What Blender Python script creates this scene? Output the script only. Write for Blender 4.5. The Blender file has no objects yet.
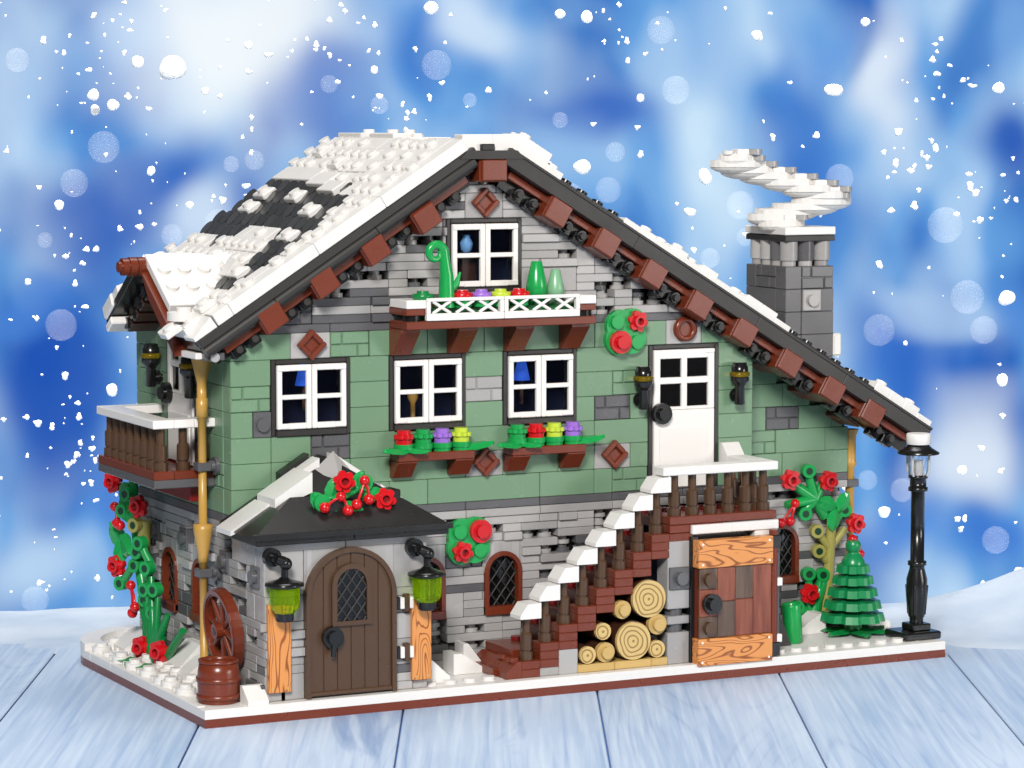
import bpy, bmesh, math, random
from mathutils import Matrix, Vector

# One unit below = one stud pitch (8 mm); everything is scaled to real size.
S = 0.008
sc = bpy.context.scene
COL = sc.collection
RND = random.Random(7)

# ------------------------------------------------------------------ materials
def lin(h):
    h = h.lstrip('#')
    o = []
    for i in (0, 2, 4):
        c = int(h[i:i+2], 16) / 255
        o.append(c / 12.92 if c <= .04045 else ((c + .055) / 1.055) ** 2.4)
    return (*o, 1)

MATS = {}
def newmat(name):
    m = bpy.data.materials.new(name)
    m.use_nodes = True
    nt = m.node_tree
    b = nt.nodes['Principled BSDF']
    MATS[name] = m
    return m, nt, b

def N(nt, t, **kw):
    n = nt.nodes.new(t)
    for k, v in kw.items():
        setattr(n, k, v)
    return n

def plastic(name, col, rough=.24, vary=.05, spec=.5):
    m, nt, b = newmat(name)
    b.inputs['Roughness'].default_value = rough
    b.inputs['Specular IOR Level'].default_value = spec
    geo = N(nt, 'ShaderNodeNewGeometry')
    mr = N(nt, 'ShaderNodeMapRange')
    mr.inputs['To Min'].default_value = 1 - vary
    mr.inputs['To Max'].default_value = 1 + vary
    hsv = N(nt, 'ShaderNodeHueSaturation')
    hsv.inputs['Color'].default_value = lin(col)
    nt.links.new(geo.outputs['Random Per Island'], mr.inputs['Value'])
    nt.links.new(mr.outputs[0], hsv.inputs['Value'])
    nt.links.new(hsv.outputs[0], b.inputs['Base Color'])
    # faint handling marks in the gloss
    tc = N(nt, 'ShaderNodeTexCoord')
    nz = N(nt, 'ShaderNodeTexNoise')
    nz.inputs['Scale'].default_value = 90
    nz.inputs['Detail'].default_value = 4
    r2 = N(nt, 'ShaderNodeMapRange')
    r2.inputs['To Min'].default_value = rough - .08
    r2.inputs['To Max'].default_value = rough + .1
    nt.links.new(tc.outputs['Object'], nz.inputs['Vector'])
    nt.links.new(nz.outputs['Fac'], r2.inputs['Value'])
    nt.links.new(r2.outputs[0], b.inputs['Roughness'])
    # slightly bowed faces, as moulded plastic has: every brick catches the light its own way
    n3 = N(nt, 'ShaderNodeTexNoise')
    n3.inputs['Scale'].default_value = 55
    n3.inputs['Detail'].default_value = 1
    bp = N(nt, 'ShaderNodeBump')
    bp.inputs['Strength'].default_value = .06
    bp.inputs['Distance'].default_value = .001
    nt.links.new(tc.outputs['Object'], n3.inputs['Vector'])
    nt.links.new(n3.outputs['Fac'], bp.inputs['Height'])
    nt.links.new(bp.outputs[0], b.inputs['Normal'])
    return m

plastic('sand_green', '#6e8c6f')
plastic('light_grey', '#9f9c9a', vary=.16)
plastic('dark_grey', '#575658', vary=.07)
plastic('red_brown', '#6b2c18', .28)
plastic('dark_brown', '#4c3523', .3)
plastic('shingle_lit_black', '#3a3a3a', .25, .3, .6)  # black shingles greyed, light on their tops put into the colour
plastic('roof_black', '#1d1c1b', .28)
plastic('white', '#e6e1dc', .3, .015)
plastic('snow_white', '#dcd9d5', .35, .012)
plastic('black', '#161616', .22, .05)
plastic('fascia_grey', '#282522', .45)
plastic('frame_dark', '#2e2b29', .3)
plastic('tan', '#bf9f60', .35)
plastic('bark_shade', '#3d2216', .4)
plastic('gold', '#b98f45', .3, .02)
plastic('olive', '#97914a', .3)
plastic('green', '#0f7a3c', .25)
plastic('fir_green', '#118049', .28)
plastic('green_hole_shade', '#06351b', .4)
plastic('leaf_green', '#169447', .25)
plastic('pale_green', '#79a883', .3)
plastic('red', '#c2131b', .22)
plastic('dark_red', '#7c1518', .25)
plastic('lavender', '#9468c4', .3)
plastic('lime', '#b9cc3c', .3)
plastic('blue', '#2f5fd0', .25)
plastic('light_blue', '#7db6f2', .2)
plastic('silver', '#b4b6b8', .25)
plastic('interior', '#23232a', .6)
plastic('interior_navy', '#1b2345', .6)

m_, nt_, b_ = newmat('glowing_blue')
b_.inputs['Base Color'].default_value = lin('#2f5fd0'); b_.inputs['Emission Color'].default_value = lin('#2f62e0'); b_.inputs['Emission Strength'].default_value = .6  # glow added to lift the lampshade out of the dark room
def glass(name, col, alpha, rough=.06):
    m, nt, b = newmat(name)
    b.inputs['Base Color'].default_value = lin(col)
    b.inputs['Roughness'].default_value = rough
    b.inputs['Alpha'].default_value = alpha
    return m
glass('window_glass', '#0c1020', .14, .04)
glass('dark_glass', '#0b0b0d', .93, .08)
def transl(name, col, w):
    m, nt, b = newmat(name)
    b.inputs['Base Color'].default_value = lin(col)
    b.inputs['Roughness'].default_value = .12
    b.inputs['Transmission Weight'].default_value = w
    b.inputs['IOR'].default_value = 1.25
transl('lime_glass', '#b6e000', .85)
transl('clear_glass', '#ffffff', .9)
transl('amber_glass', '#a8891c', .7)

def wood_print(name, axis):
    m, nt, b = newmat(name)
    b.inputs['Roughness'].default_value = .35
    tc = N(nt, 'ShaderNodeTexCoord')
    mp = N(nt, 'ShaderNodeMapping')
    k = 1 / S
    mp.inputs['Scale'].default_value = (k, k, k * .22) if axis == 'z' else (k * .22, k, k)
    n1 = N(nt, 'ShaderNodeTexNoise')
    n1.inputs['Scale'].default_value = 1.35
    n1.inputs['Detail'].default_value = .6
    n1.inputs['Distortion'].default_value = .5
    mul = N(nt, 'ShaderNodeMath', operation='MULTIPLY')
    mul.inputs[1].default_value = 11
    fr = N(nt, 'ShaderNodeMath', operation='PINGPONG')
    fr.inputs[1].default_value = .5
    cr = N(nt, 'ShaderNodeValToRGB')
    cr.color_ramp.elements[0].position = .06
    cr.color_ramp.elements[0].color = lin('#8a4a1c')
    cr.color_ramp.elements[1].position = .17
    cr.color_ramp.elements[1].color = lin('#d18a4a')
    nt.links.new(tc.outputs['Object'], mp.inputs['Vector'])
    nt.links.new(mp.outputs[0], n1.inputs['Vector'])
    nt.links.new(n1.outputs['Fac'], mul.inputs[0])
    nt.links.new(mul.outputs[0], fr.inputs[0])
    nt.links.new(fr.outputs[0], cr.inputs[0])
    nt.links.new(cr.outputs[0], b.inputs['Base Color'])
wood_print('upright_wood_print', 'z')
wood_print('level_wood_print', 'x')

def brown_plank(name, c1, c2):
    m, nt, b = newmat(name)
    b.inputs['Roughness'].default_value = .32
    tc = N(nt, 'ShaderNodeTexCoord')
    mp = N(nt, 'ShaderNodeMapping')
    mp.inputs['Scale'].default_value = (420, 420, 40)
    nz = N(nt, 'ShaderNodeTexNoise')
    nz.inputs['Scale'].default_value = 1
    nz.inputs['Detail'].default_value = 3
    cr = N(nt, 'ShaderNodeValToRGB')
    cr.color_ramp.elements[0].position = .35
    cr.color_ramp.elements[0].color = lin(c1)
    cr.color_ramp.elements[1].position = .65
    cr.color_ramp.elements[1].color = lin(c2)
    nt.links.new(tc.outputs['Object'], mp.inputs['Vector'])
    nt.links.new(mp.outputs[0], nz.inputs['Vector'])
    nt.links.new(nz.outputs['Fac'], cr.inputs[0])
    nt.links.new(cr.outputs[0], b.inputs['Base Color'])
brown_plank('plank_red', '#6b3020', '#8a4c36')
brown_plank('plank_dark', '#46342a', '#665142')

def log_end():
    m, nt, b = newmat('log_end')
    b.inputs['Roughness'].default_value = .35
    tc = N(nt, 'ShaderNodeTexCoord')
    nz = N(nt, 'ShaderNodeTexNoise')
    nz.inputs['Scale'].default_value = 110
    nz.inputs['Detail'].default_value = 1
    sx = N(nt, 'ShaderNodeSeparateXYZ')
    cx = N(nt, 'ShaderNodeCombineXYZ')
    ln = N(nt, 'ShaderNodeVectorMath', operation='LENGTH')
    mul = N(nt, 'ShaderNodeMath', operation='MULTIPLY')
    mul.inputs[1].default_value = 4.0 / S
    ad = N(nt, 'ShaderNodeMath', operation='MULTIPLY_ADD')
    ad.inputs[1].default_value = 2.0
    pp = N(nt, 'ShaderNodeMath', operation='PINGPONG')
    pp.inputs[1].default_value = .5
    cr = N(nt, 'ShaderNodeValToRGB')
    cr.color_ramp.elements[0].position = .1
    cr.color_ramp.elements[0].color = lin('#8a6a38')
    cr.color_ramp.elements[1].position = .22
    cr.color_ramp.elements[1].color = lin('#c9ac6e')
    nt.links.new(tc.outputs['Object'], sx.inputs[0])
    nt.links.new(sx.outputs['X'], cx.inputs['X'])
    nt.links.new(sx.outputs['Z'], cx.inputs['Z'])
    nt.links.new(cx.outputs[0], ln.inputs[0])
    nt.links.new(ln.outputs['Value'], mul.inputs[0])
    nt.links.new(tc.outputs['Object'], nz.inputs['Vector'])
    nt.links.new(nz.outputs['Fac'], ad.inputs[0])
    nt.links.new(mul.outputs[0], ad.inputs[2])
    nt.links.new(ad.outputs[0], pp.inputs[0])
    nt.links.new(pp.outputs[0], cr.inputs[0])
    nt.links.new(cr.outputs[0], b.inputs['Base Color'])
log_end()

# ------------------------------------------------------------------ mesh builder
_C = [(sx, sy, sz) for sx in (-1, 1) for sy in (-1, 1) for sz in (-1, 1)]
def _tmpl():
    idx = {}
    for ci, c in enumerate(_C):
        for a in range(3):
            idx[(c, a)] = ci * 3 + a
    pos = [None] * 24
    for c in _C:
        for a in range(3):
            p = [c[i] * (1 if i == a else .8) for i in range(3)]
            pos[idx[(c, a)]] = Vector(p)
    F = []
    for a in range(3):
        o = [i for i in range(3) if i != a]
        for s in (-1, 1):
            q = []
            for u, v in ((-1, -1), (1, -1), (1, 1), (-1, 1)):
                c = [0, 0, 0]; c[a] = s; c[o[0]] = u; c[o[1]] = v
                q.append(idx[(tuple(c), a)])
            F.append(q)
    for e in range(3):
        a, b = [i for i in range(3) if i != e]
        for u in (-1, 1):
            for v in (-1, 1):
                c1 = [0, 0, 0]; c1[e] = -1; c1[a] = u; c1[b] = v
                c2 = list(c1); c2[e] = 1
                c1 = tuple(c1); c2 = tuple(c2)
                F.append([idx[(c1, a)], idx[(c1, b)], idx[(c2, b)], idx[(c2, a)]])
    for c in _C:
        F.append([idx[(c, 0)], idx[(c, 1)], idx[(c, 2)]])
    for q in F:
        n = (pos[q[1]] - pos[q[0]]).cross(pos[q[2]] - pos[q[0]])
        if n.dot(sum((pos[i] for i in q), Vector())) < 0:
            q.reverse()
    return F
BOXF = _tmpl()
ORG = {}

class MB:
    def __init__(s, M=None):
        s.v = []; s.f = []; s.mi = []; s.sm = []; s.mats = []
        s.M = M or Matrix.Identity(4)
    def _m(s, name):
        if name not in s.mats: s.mats.append(name)
        return s.mats.index(name)
    def add(s, vs, fs, m, smooth=False):
        b = len(s.v); k = s._m(m)
        flip = s.M.determinant() < 0
        for p in vs: s.v.append(s.M @ Vector(p))
        for q in fs:
            q = [i + b for i in q]
            if flip: q.reverse()
            s.f.append(q); s.mi.append(k); s.sm.append(smooth)
    def box(s, x0, x1, y0, y1, z0, z1, m, c=.035, g=0.0):
        x0 += g; x1 -= g; z0 += g * .6; z1 -= g * .6
        hx, hy, hz = (x1 - x0) / 2, (y1 - y0) / 2, (z1 - z0) / 2
        if min(hx, hy, hz) <= 0: return
        c = min(c, hx * .4, hy * .4, hz * .4)
        cx, cy, cz = (x0 + x1) / 2, (y0 + y1) / 2, (z0 + z1) / 2
        vs = []
        for k in _C:
            for a in range(3):
                vs.append((cx + k[0] * (hx - (0 if a == 0 else c)), cy + k[1] * (hy - (0 if a == 1 else c)), cz + k[2] * (hz - (0 if a == 2 else c))))
        s.add(vs, BOXF, m)
    def cyl(s, p0, p1, r0, m, r1=None, n=16, caps=True):
        p0 = Vector(p0); p1 = Vector(p1); r1 = r0 if r1 is None else r1
        d = (p1 - p0).normalized()
        a = d.orthogonal().normalized(); b = d.cross(a)
        v0 = []; v1 = []
        for i in range(n):
            t = 2 * math.pi * i / n; w = a * math.cos(t) + b * math.sin(t)
            v0.append(p0 + w * r0); v1.append(p1 + w * r1)
        s.add(v0 + v1, [[i, (i + 1) % n, n + (i + 1) % n, n + i] for i in range(n)], m, True)
        if caps:
            if r1 > 0: s.add(v1, [list(range(n))], m)
            if r0 > 0: s.add(v0, [list(range(n))[::-1]], m)
    def stud(s, x, y, z, m, n=12):
        s.cyl((x, y, z - .02), (x, y, z + .18), .3, m, n=n)
    def lathe(s, c, prof, m, n=20, cap=True):
        c = Vector(c); vs = []
        for r, z in prof:
            for i in range(n):
                t = 2 * math.pi * i / n
                vs.append(c + Vector((r * math.cos(t), r * math.sin(t), z)))
        fs = []
        for k in range(len(prof) - 1):
            for i in range(n):
                j = (i + 1) % n
                fs.append([k * n + i, k * n + j, (k + 1) * n + j, (k + 1) * n + i])
        s.add(vs, fs, m, True)
        if cap:
            s.add(vs[:n], [list(range(n))[::-1]], m); s.add(vs[-n:], [list(range(n))], m)
    def sph(s, c, r, m, n=12, k=8):
        if not hasattr(r, '__len__'): r = (r, r, r)
        vs = [(c[0], c[1], c[2] - r[2])]
        for j in range(1, k):
            p = math.pi * j / k - math.pi / 2
            for i in range(n):
                t = 2 * math.pi * i / n
                vs.append((c[0] + r[0] * math.cos(p) * math.cos(t), c[1] + r[1] * math.cos(p) * math.sin(t), c[2] + r[2] * math.sin(p)))
        vs.append((c[0], c[1], c[2] + r[2])); L = len(vs) - 1
        fs = [[0, 1 + (i + 1) % n, 1 + i] for i in range(n)]
        for j in range(k - 2):
            a = 1 + j * n
            fs += [[a + i, a + (i + 1) % n, a + n + (i + 1) % n, a + n + i] for i in range(n)]
        a = 1 + (k - 2) * n
        fs += [[a + i, a + (i + 1) % n, L] for i in range(n)]
        s.add(vs, fs, m, True)
    def prism(s, poly, y0, y1, m, ax='y'):
        """poly of 2-D points extruded along ax: 'y' -> (x,z), 'x' -> (y,z), 'z' -> (x,y)"""
        A = sum(poly[i][0] * poly[(i + 1) % len(poly)][1] - poly[(i + 1) % len(poly)][0] * poly[i][1] for i in range(len(poly)))
        if A < 0: poly = poly[::-1]
        n = len(poly)
        def P(p, d):
            return {'y': (p[0], d, p[1]), 'x': (d, p[0], p[1]), 'z': (p[0], p[1], d)}[ax]
        v = [P(p, y0) for p in poly] + [P(p, y1) for p in poly]
        f = [list(range(n)), [n + i for i in range(n)][::-1]] + [[i, n + i, n + (i + 1) % n, (i + 1) % n] for i in range(n)]
        if ax != 'y': f = [q[::-1] for q in f]
        s.add(v, f, m)
    def strip(s, outer, inner, y0, y1, m):
        """closed band between two equal-length (x,z) outlines, open at its ends, thick along y"""
        n = len(outer)
        for i in range(n - 1):
            s.prism([outer[i], outer[i + 1], inner[i + 1], inner[i]], y0, y1, m)
    def tube(s, pts, r, m, n=10):
        pts = [Vector(p) for p in pts]
        rs = r if hasattr(r, '__len__') else [r] * len(pts)
        vs = []; up = None
        for i, p in enumerate(pts):
            d = (pts[min(i + 1, len(pts) - 1)] - pts[max(i - 1, 0)]).normalized()
            a = d.orthogonal().normalized() if up is None else (up - d * up.dot(d)).normalized()
            up = a; b = d.cross(a)
            for k in range(n):
                t = 2 * math.pi * k / n
                vs.append(p + (a * math.cos(t) + b * math.sin(t)) * rs[i])
        fs = []
        for i in range(len(pts) - 1):
            for k in range(n):
                j = (k + 1) % n
                fs.append([i * n + k, i * n + j, (i + 1) * n + j, (i + 1) * n + k])
        s.add(vs, fs, m, True)
        s.add(vs[:n], [list(range(n))[::-1]], m); s.add(vs[-n:], [list(range(n))], m)
    def build(s, name, parent=None, loc=None, kind=None):
        org = Vector(ORG[parent.name]) if parent else Vector(loc or (0, 0, 0))
        me = bpy.data.meshes.new(name)
        me.from_pydata([((p - org) * S)[:] for p in s.v], [], s.f)
        for m in s.mats: me.materials.append(MATS[m])
        me.polygons.foreach_set('material_index', s.mi)
        me.polygons.foreach_set('use_smooth', s.sm)
        me.update()
        o = bpy.data.objects.new(name, me); COL.objects.link(o)
        if parent: o.parent = parent
        else: o.location = org * S
        ORG[o.name] = tuple(org)
        if kind: o['kind'] = kind
        return o

def tag(o, label, cat, group=None, kind=None):
    o['label'] = label; o['category'] = cat
    if group: o['group'] = group
    if kind: o['kind'] = kind
    return o
def thing(name, label, cat, loc, group=None):
    o = bpy.data.objects.new(name, None); COL.objects.link(o)
    o.empty_display_size = .01
    o.location = Vector(loc) * S
    ORG[o.name] = tuple(loc)
    return tag(o, label, cat, group)
def copy_tree(o, parent=None):
    c = o.copy(); COL.objects.link(c)
    if parent: c.parent = parent
    for ch in [k for k in o.children]: copy_tree(ch, c)
    return c
def T(x, y, z): return Matrix.Translation((x, y, z))
def frame(o, X, Y, Z):
    m = Matrix.Identity(4)
    for i, a in enumerate((X, Y, Z)):
        for r in range(3): m[r][i] = a[r]
    return T(*o) @ m

# ------------------------------------------------------------------ brickwork (local: X along wall, Y into wall, Z up)
D_ = 1.0
def masonry(mb, x0, x1, z0, yf, m, h=1.2):
    mb.box(x0, x1, yf + .1, yf + D_, z0, z0 + h, m, .01, .01)
    L = x1 - x0
    for r in range(2):
        za = z0 + r * h / 2; zb = za + h / 2
        k = .3 if r else .7
        mb.box(x0, x0 + L * k, yf, yf + .2, za, zb, m, .05, .035)
        mb.box(x0 + L * k, x1, yf, yf + .2, za, zb, m, .05, .035)
def slot(mb, x0, z0, yf, m, m2='light_grey'):
    mb.box(x0, x0 + 1, yf + .8, yf + D_, z0, z0 + .4, 'black', .01)  # black back puts the shade of the slot into the colour
    mb.cyl((x0 + .5, yf + .56, z0), (x0 + .5, yf + .56, z0 + .2), .36, m2, n=14)
    mb.cyl((x0 + .5, yf + .6, z0 + .2), (x0 + .5, yf + .6, z0 + .4), .26, m2, n=12)
def plate_stack(mb, x0, x1, z0, yf, R, n=3, open_=False):
    for k in range(n):
        z = z0 + .4 * k; x = x0
        while x < x1 - .01:
            L = min(R.choice((1, 1, 1, 2, 3, 3) if open_ else (1, 1, 2, 3, 4)), x1 - x)
            if L == 1 and R.random() < (.8 if open_ else .62) and x > x0:
                slot(mb, x, z, yf, 'light_grey', R.choice(('light_grey', 'dark_grey', 'light_grey')))
            else:
                m = 'dark_grey' if R.random() < .12 else 'light_grey'
                pr = -.16 if R.random() < .12 else (.06 if R.random() < .15 else 0)
                mb.box(x, x + L, yf + pr, yf + D_, z, z + .4, m, .03, .012)
            x += L
def spans(a, b, holes, z0, z1):
    out = [(a, b)]
    for hx0, hx1, hz0, hz1 in holes:
        if hz1 <= z0 + .01 or hz0 >= z1 - .01: continue
        nx = []
        for p, q in out:
            if hx1 <= p or hx0 >= q: nx.append((p, q)); continue
            if hx0 > p: nx.append((p, hx0))
            if hx1 < q: nx.append((hx1, q))
        out = nx
    return [(p, q) for p, q in out if q - p > .05]
def stone(mb, x0, x1, z0, z1, yf=0, holes=(), seed=1, lo=None, hi=None):
    R = random.Random(seed); z = z0
    while z < z1 - .05:
        h = 1.2 if z1 - z > 1.19 else .4
        a = max(x0, lo(z + h)) if lo else x0
        b = min(x1, hi(z + h)) if hi else x1
        for p, q in spans(a, b, holes, z, z + h):
            x = p
            while x < q - .01:
                t = R.random(); rem = q - x
                if h < 1:
                    L = min(R.choice((2, 3, 4)), rem)
                    mb.box(x, x + L, yf, yf + D_, z, z + h, 'light_grey', .03, .012)
                elif t < .19 and rem >= 2:
                    L = 2; masonry(mb, x, x + 2, z, yf, R.choice(('dark_grey', 'light_grey', 'dark_grey')))
                elif t < (.3 if seed == 31 else .42):
                    L = min(R.choice((1, 2, 3)), rem)
                    mb.box(x, x + L, yf, yf + D_, z, z + h, 'light_grey', .035, .012)
                else:
                    L = min(R.choice((3, 4, 5)), rem)
                    plate_stack(mb, x, x + L, z, yf, R, 3, seed in (31, 11, 41))
                x += L
        z += h
def green(mb, x0, x1, z0, rows, yf=0, holes=(), spec=None, seed=1, lo=None, hi=None, m='sand_green'):
    R = random.Random(seed)
    for r in range(rows):
        z = z0 + 1.2 * r
        a = max(x0, lo(z + 1.2)) if lo else x0
        b = min(x1, hi(z + 1.2)) if hi else x1
        sp = [q for q in (spec or {}).get(r, [])]
        hs = list(holes) + [(q[0], q[1], z, z + 1.2) for q in sp]
        for q in sp:
            if q[2] == 'masonry': masonry(mb, q[0], q[1], z, yf, q[3])
            elif q[2] == 'tile': mb.box(q[0], q[1], yf, yf + D_, z, z + 1.2, q[3], .03, .012)
            elif q[2] == 'studbrick':
                mb.box(q[0], q[1], yf - .05, yf + D_, z, z + 1.2, q[3], .03, .012)
                mb.cyl(((q[0] + q[1]) / 2, yf, z + .6), ((q[0] + q[1]) / 2, yf - .24, z + .6), .32, q[3])
        for p, q in spans(a, b, hs, z, z + 1.2):
            x = p
            while x < q - .01:
                L = min(R.choice((2, 3, 4, 6)), q - x)
                if q - x - L < .6: L = q - x
                mb.box(x, x + L, yf, yf + D_, z, z + 1.2, m, .03, .012)
                x += L
def arc(cx, cz, r, a0=180, a1=0, n=12):
    return [(cx + r * math.cos(math.radians(a0 + (a1 - a0) * i / n)), cz + r * math.sin(math.radians(a0 + (a1 - a0) * i / n))) for i in range(n + 1)]

# =========================================================== SETTING
YAW = math.radians(26.4196)
FW = Vector((math.sin(YAW), math.cos(YAW), 0)); RT = Vector((math.cos(YAW), -math.sin(YAW), 0))
CAM = Vector((-51.2457, -128.2748, 27.3321))
F_PX = 2981.857; PITCH = 0.0901403
def cp(lat, dep, z=0):                # ground plan: metres across / ahead of where the photographer stood
    p = CAM + RT * lat + FW * dep
    return (p.x, p.y, z)

# wooden table of pale blue washed planks
def table_material():
    m, nt, b = newmat('blue_wash_wood')
    b.inputs['Roughness'].default_value = .5
    tc = N(nt, 'ShaderNodeTexCoord'); geo = N(nt, 'ShaderNodeNewGeometry')
    off = N(nt, 'ShaderNodeVectorMath', operation='SCALE')
    cmb = N(nt, 'ShaderNodeCombineXYZ')
    for k in 'XYZ': nt.links.new(geo.outputs['Random Per Island'], cmb.inputs[k])
    off.inputs['Scale'].default_value = 3.7
    nt.links.new(cmb.outputs[0], off.inputs[0])
    add = N(nt, 'ShaderNodeVectorMath', operation='ADD')
    nt.links.new(tc.outputs['Object'], add.inputs[0]); nt.links.new(off.outputs[0], add.inputs[1])
    def noise(scale, sx, sy, det=4, dist=0.):
        mp = N(nt, 'ShaderNodeMapping'); mp.inputs['Scale'].default_value = (sx, sy, 1)
        n = N(nt, 'ShaderNodeTexNoise'); n.inputs['Scale'].default_value = scale
        n.inputs['Detail'].default_value = det; n.inputs['Distortion'].default_value = dist
        nt.links.new(add.outputs[0], mp.inputs[0]); nt.links.new(mp.outputs[0], n.inputs['Vector'])
        return n.outputs['Fac']
    def ramp(src, p0, c0, p1, c1):
        r = N(nt, 'ShaderNodeValToRGB')
        r.color_ramp.elements[0].position = p0; r.color_ramp.elements[0].color = c0
        r.color_ramp.elements[1].position = p1; r.color_ramp.elements[1].color = c1
        nt.links.new(src, r.inputs[0]); return r.outputs[0]
    def mix(fac, a, bb, mode='MIX'):
        n = N(nt, 'ShaderNodeMix', data_type='RGBA', blend_type=mode)
        for sck, val in ((0, fac), (6, a), (7, bb)):
            if hasattr(val, 'is_linked'): nt.links.new(val, n.inputs[sck])
            else: n.inputs[sck].default_value = val
        return n.outputs[2]
    W = (1, 1, 1, 1); K = (0, 0, 0, 1)
    base = ramp(noise(1, 16, 5, 5), .3, lin('#95aecd'), .72, lin('#bfcee2'))
    # growth rings cut along the board: contour lines of a stretched noise field
    mul = N(nt, 'ShaderNodeMath', operation='MULTIPLY'); mul.inputs[1].default_value = 42
    nt.links.new(noise(1, 16, 1.5, 1, .25), mul.inputs[0])
    pp = N(nt, 'ShaderNodeMath', operation='PINGPONG'); pp.inputs[1].default_value = .5
    nt.links.new(mul.outputs[0], pp.inputs[0])
    rings = ramp(pp.outputs[0], .0, W, .16, K)
    patch = ramp(noise(1, 9, 4, 3), .45, K, .66, W)
    f1 = mix(1., rings, patch, 'MULTIPLY')
    f1 = mix(1., f1, (.5, .5, .5, 1), 'MULTIPLY')
    c1 = mix(f1, base, lin('#7894bd'))
    fine = ramp(noise(1, 420, 12, 5), .42, K, .7, W)
    f2 = mix(1., fine, (.55, .55, .55, 1), 'MULTIPLY')
    c2 = mix(f2, c1, lin('#cfdcec'))
    crack = ramp(noise(1, 40, 5, 4, 1.2), .66, K, .74, W)
    f3 = mix(1., crack, (.6, .6, .6, 1), 'MULTIPLY')
    c3 = mix(f3, c2, lin('#6585b5'))
    dk = ramp(noise(1, 330, 7, 5), .55, K, .75, W)
    c3 = mix(mix(1., dk, (.5, .5, .5, 1), 'MULTIPLY'), c3, lin('#6f91c2'))
    nt.links.new(c3, b.inputs['Base Color'])
    bp = N(nt, 'ShaderNodeBump'); bp.inputs['Strength'].default_value = .25; bp.inputs['Distance'].default_value = .0006
    nt.links.new(noise(1, 260, 9, 5), bp.inputs['Height']); nt.links.new(bp.outputs[0], b.inputs['Normal'])
table_material()
plastic('plank_gap', '#4a6da3', .8)

def make_table():
    mb = MB(); w = 9.1; d0, d1 = 96, 153
    k = -9
    while k < 10:
        x0 = -4.24 + w * k
        mb.box(x0 + .045, x0 + w - .045, d0, d1, -1.0, 0, 'blue_wash_wood', .06)
        k += 1
    mb.box(-84, 84, d0 + .1, d1 - .1, -1.3, -.25, 'plank_gap', .01)
    o = mb.build('table', kind='structure')
    # turn the local axes so the boards run away from the viewer
    o.matrix_world = Matrix.Translation(Vector((CAM.x, CAM.y, 0)) * S) @ Matrix.Rotation(-YAW + math.radians(.33), 4, 'Z')
    tag(o, 'pale blue washed plank table under the toy chalet', 'table', kind='structure')
make_table()

def snow_material():
    m, nt, b = newmat('ground_snow')
    b.inputs['Roughness'].default_value = .7
    tc = N(nt, 'ShaderNodeTexCoord')
    nz = N(nt, 'ShaderNodeTexNoise'); nz.inputs['Scale'].default_value = 14; nz.inputs['Detail'].default_value = 5
    cr = N(nt, 'ShaderNodeValToRGB')
    cr.color_ramp.elements[0].position = .35; cr.color_ramp.elements[0].color = lin('#aabbd0')
    cr.color_ramp.elements[1].position = .65; cr.color_ramp.elements[1].color = lin('#d3dde9')
    nt.links.new(tc.outputs['Object'], nz.inputs['Vector']); nt.links.new(nz.outputs['Fac'], cr.inputs[0])
    nt.links.new(cr.outputs[0], b.inputs['Base Color'])
    bp = N(nt, 'ShaderNodeBump'); bp.inputs['Strength'].default_value = .3; bp.inputs['Distance'].default_value = .003
    nt.links.new(nz.outputs['Fac'], bp.inputs['Height']); nt.links.new(bp.outputs[0], b.inputs['Normal'])
snow_material()
def make_snow_ground():
    mb = MB(); nx, ny = 90, 40
    def hgt(l, d):
        t = min(max((d - 150) / 14, 0), 1)
        s_ = t * t * (3 - 2 * t)
        crest = -.1 + 3.6 * (1 / (1 + math.exp(-(l - 27) / 2.2)))
        if l > 30: crest += .04 * (l - 30)
        h = -.06 + (crest + .1) * s_ + .12 * math.sin(l * .31 + d * .2) * s_ + .035 * math.sin(l * .5) + .03 * math.sin(l * 1.3 + 2) + .05 * min((d - 150) / 2, 1)
        if d > 164: h -= (d - 164) * .35
        return h
    vs = []
    for j in range(ny + 1):
        for i in range(nx + 1):
            l = -75 + 150 * i / nx; d = 150 + 60 * (j / ny) ** 1.6
            vs.append(cp(l, d, hgt(l, d)))
    fs = [[j * (nx + 1) + i, j * (nx + 1) + i + 1, (j + 1) * (nx + 1) + i + 1, (j + 1) * (nx + 1) + i] for j in range(ny) for i in range(nx)]
    mb.add(vs, fs, 'ground_snow', True)
    o = mb.build('snow_ground', kind='structure')
    tag(o, 'soft snow drift lying beyond the table edge', 'snow', kind='structure')
make_snow_ground()

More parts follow.
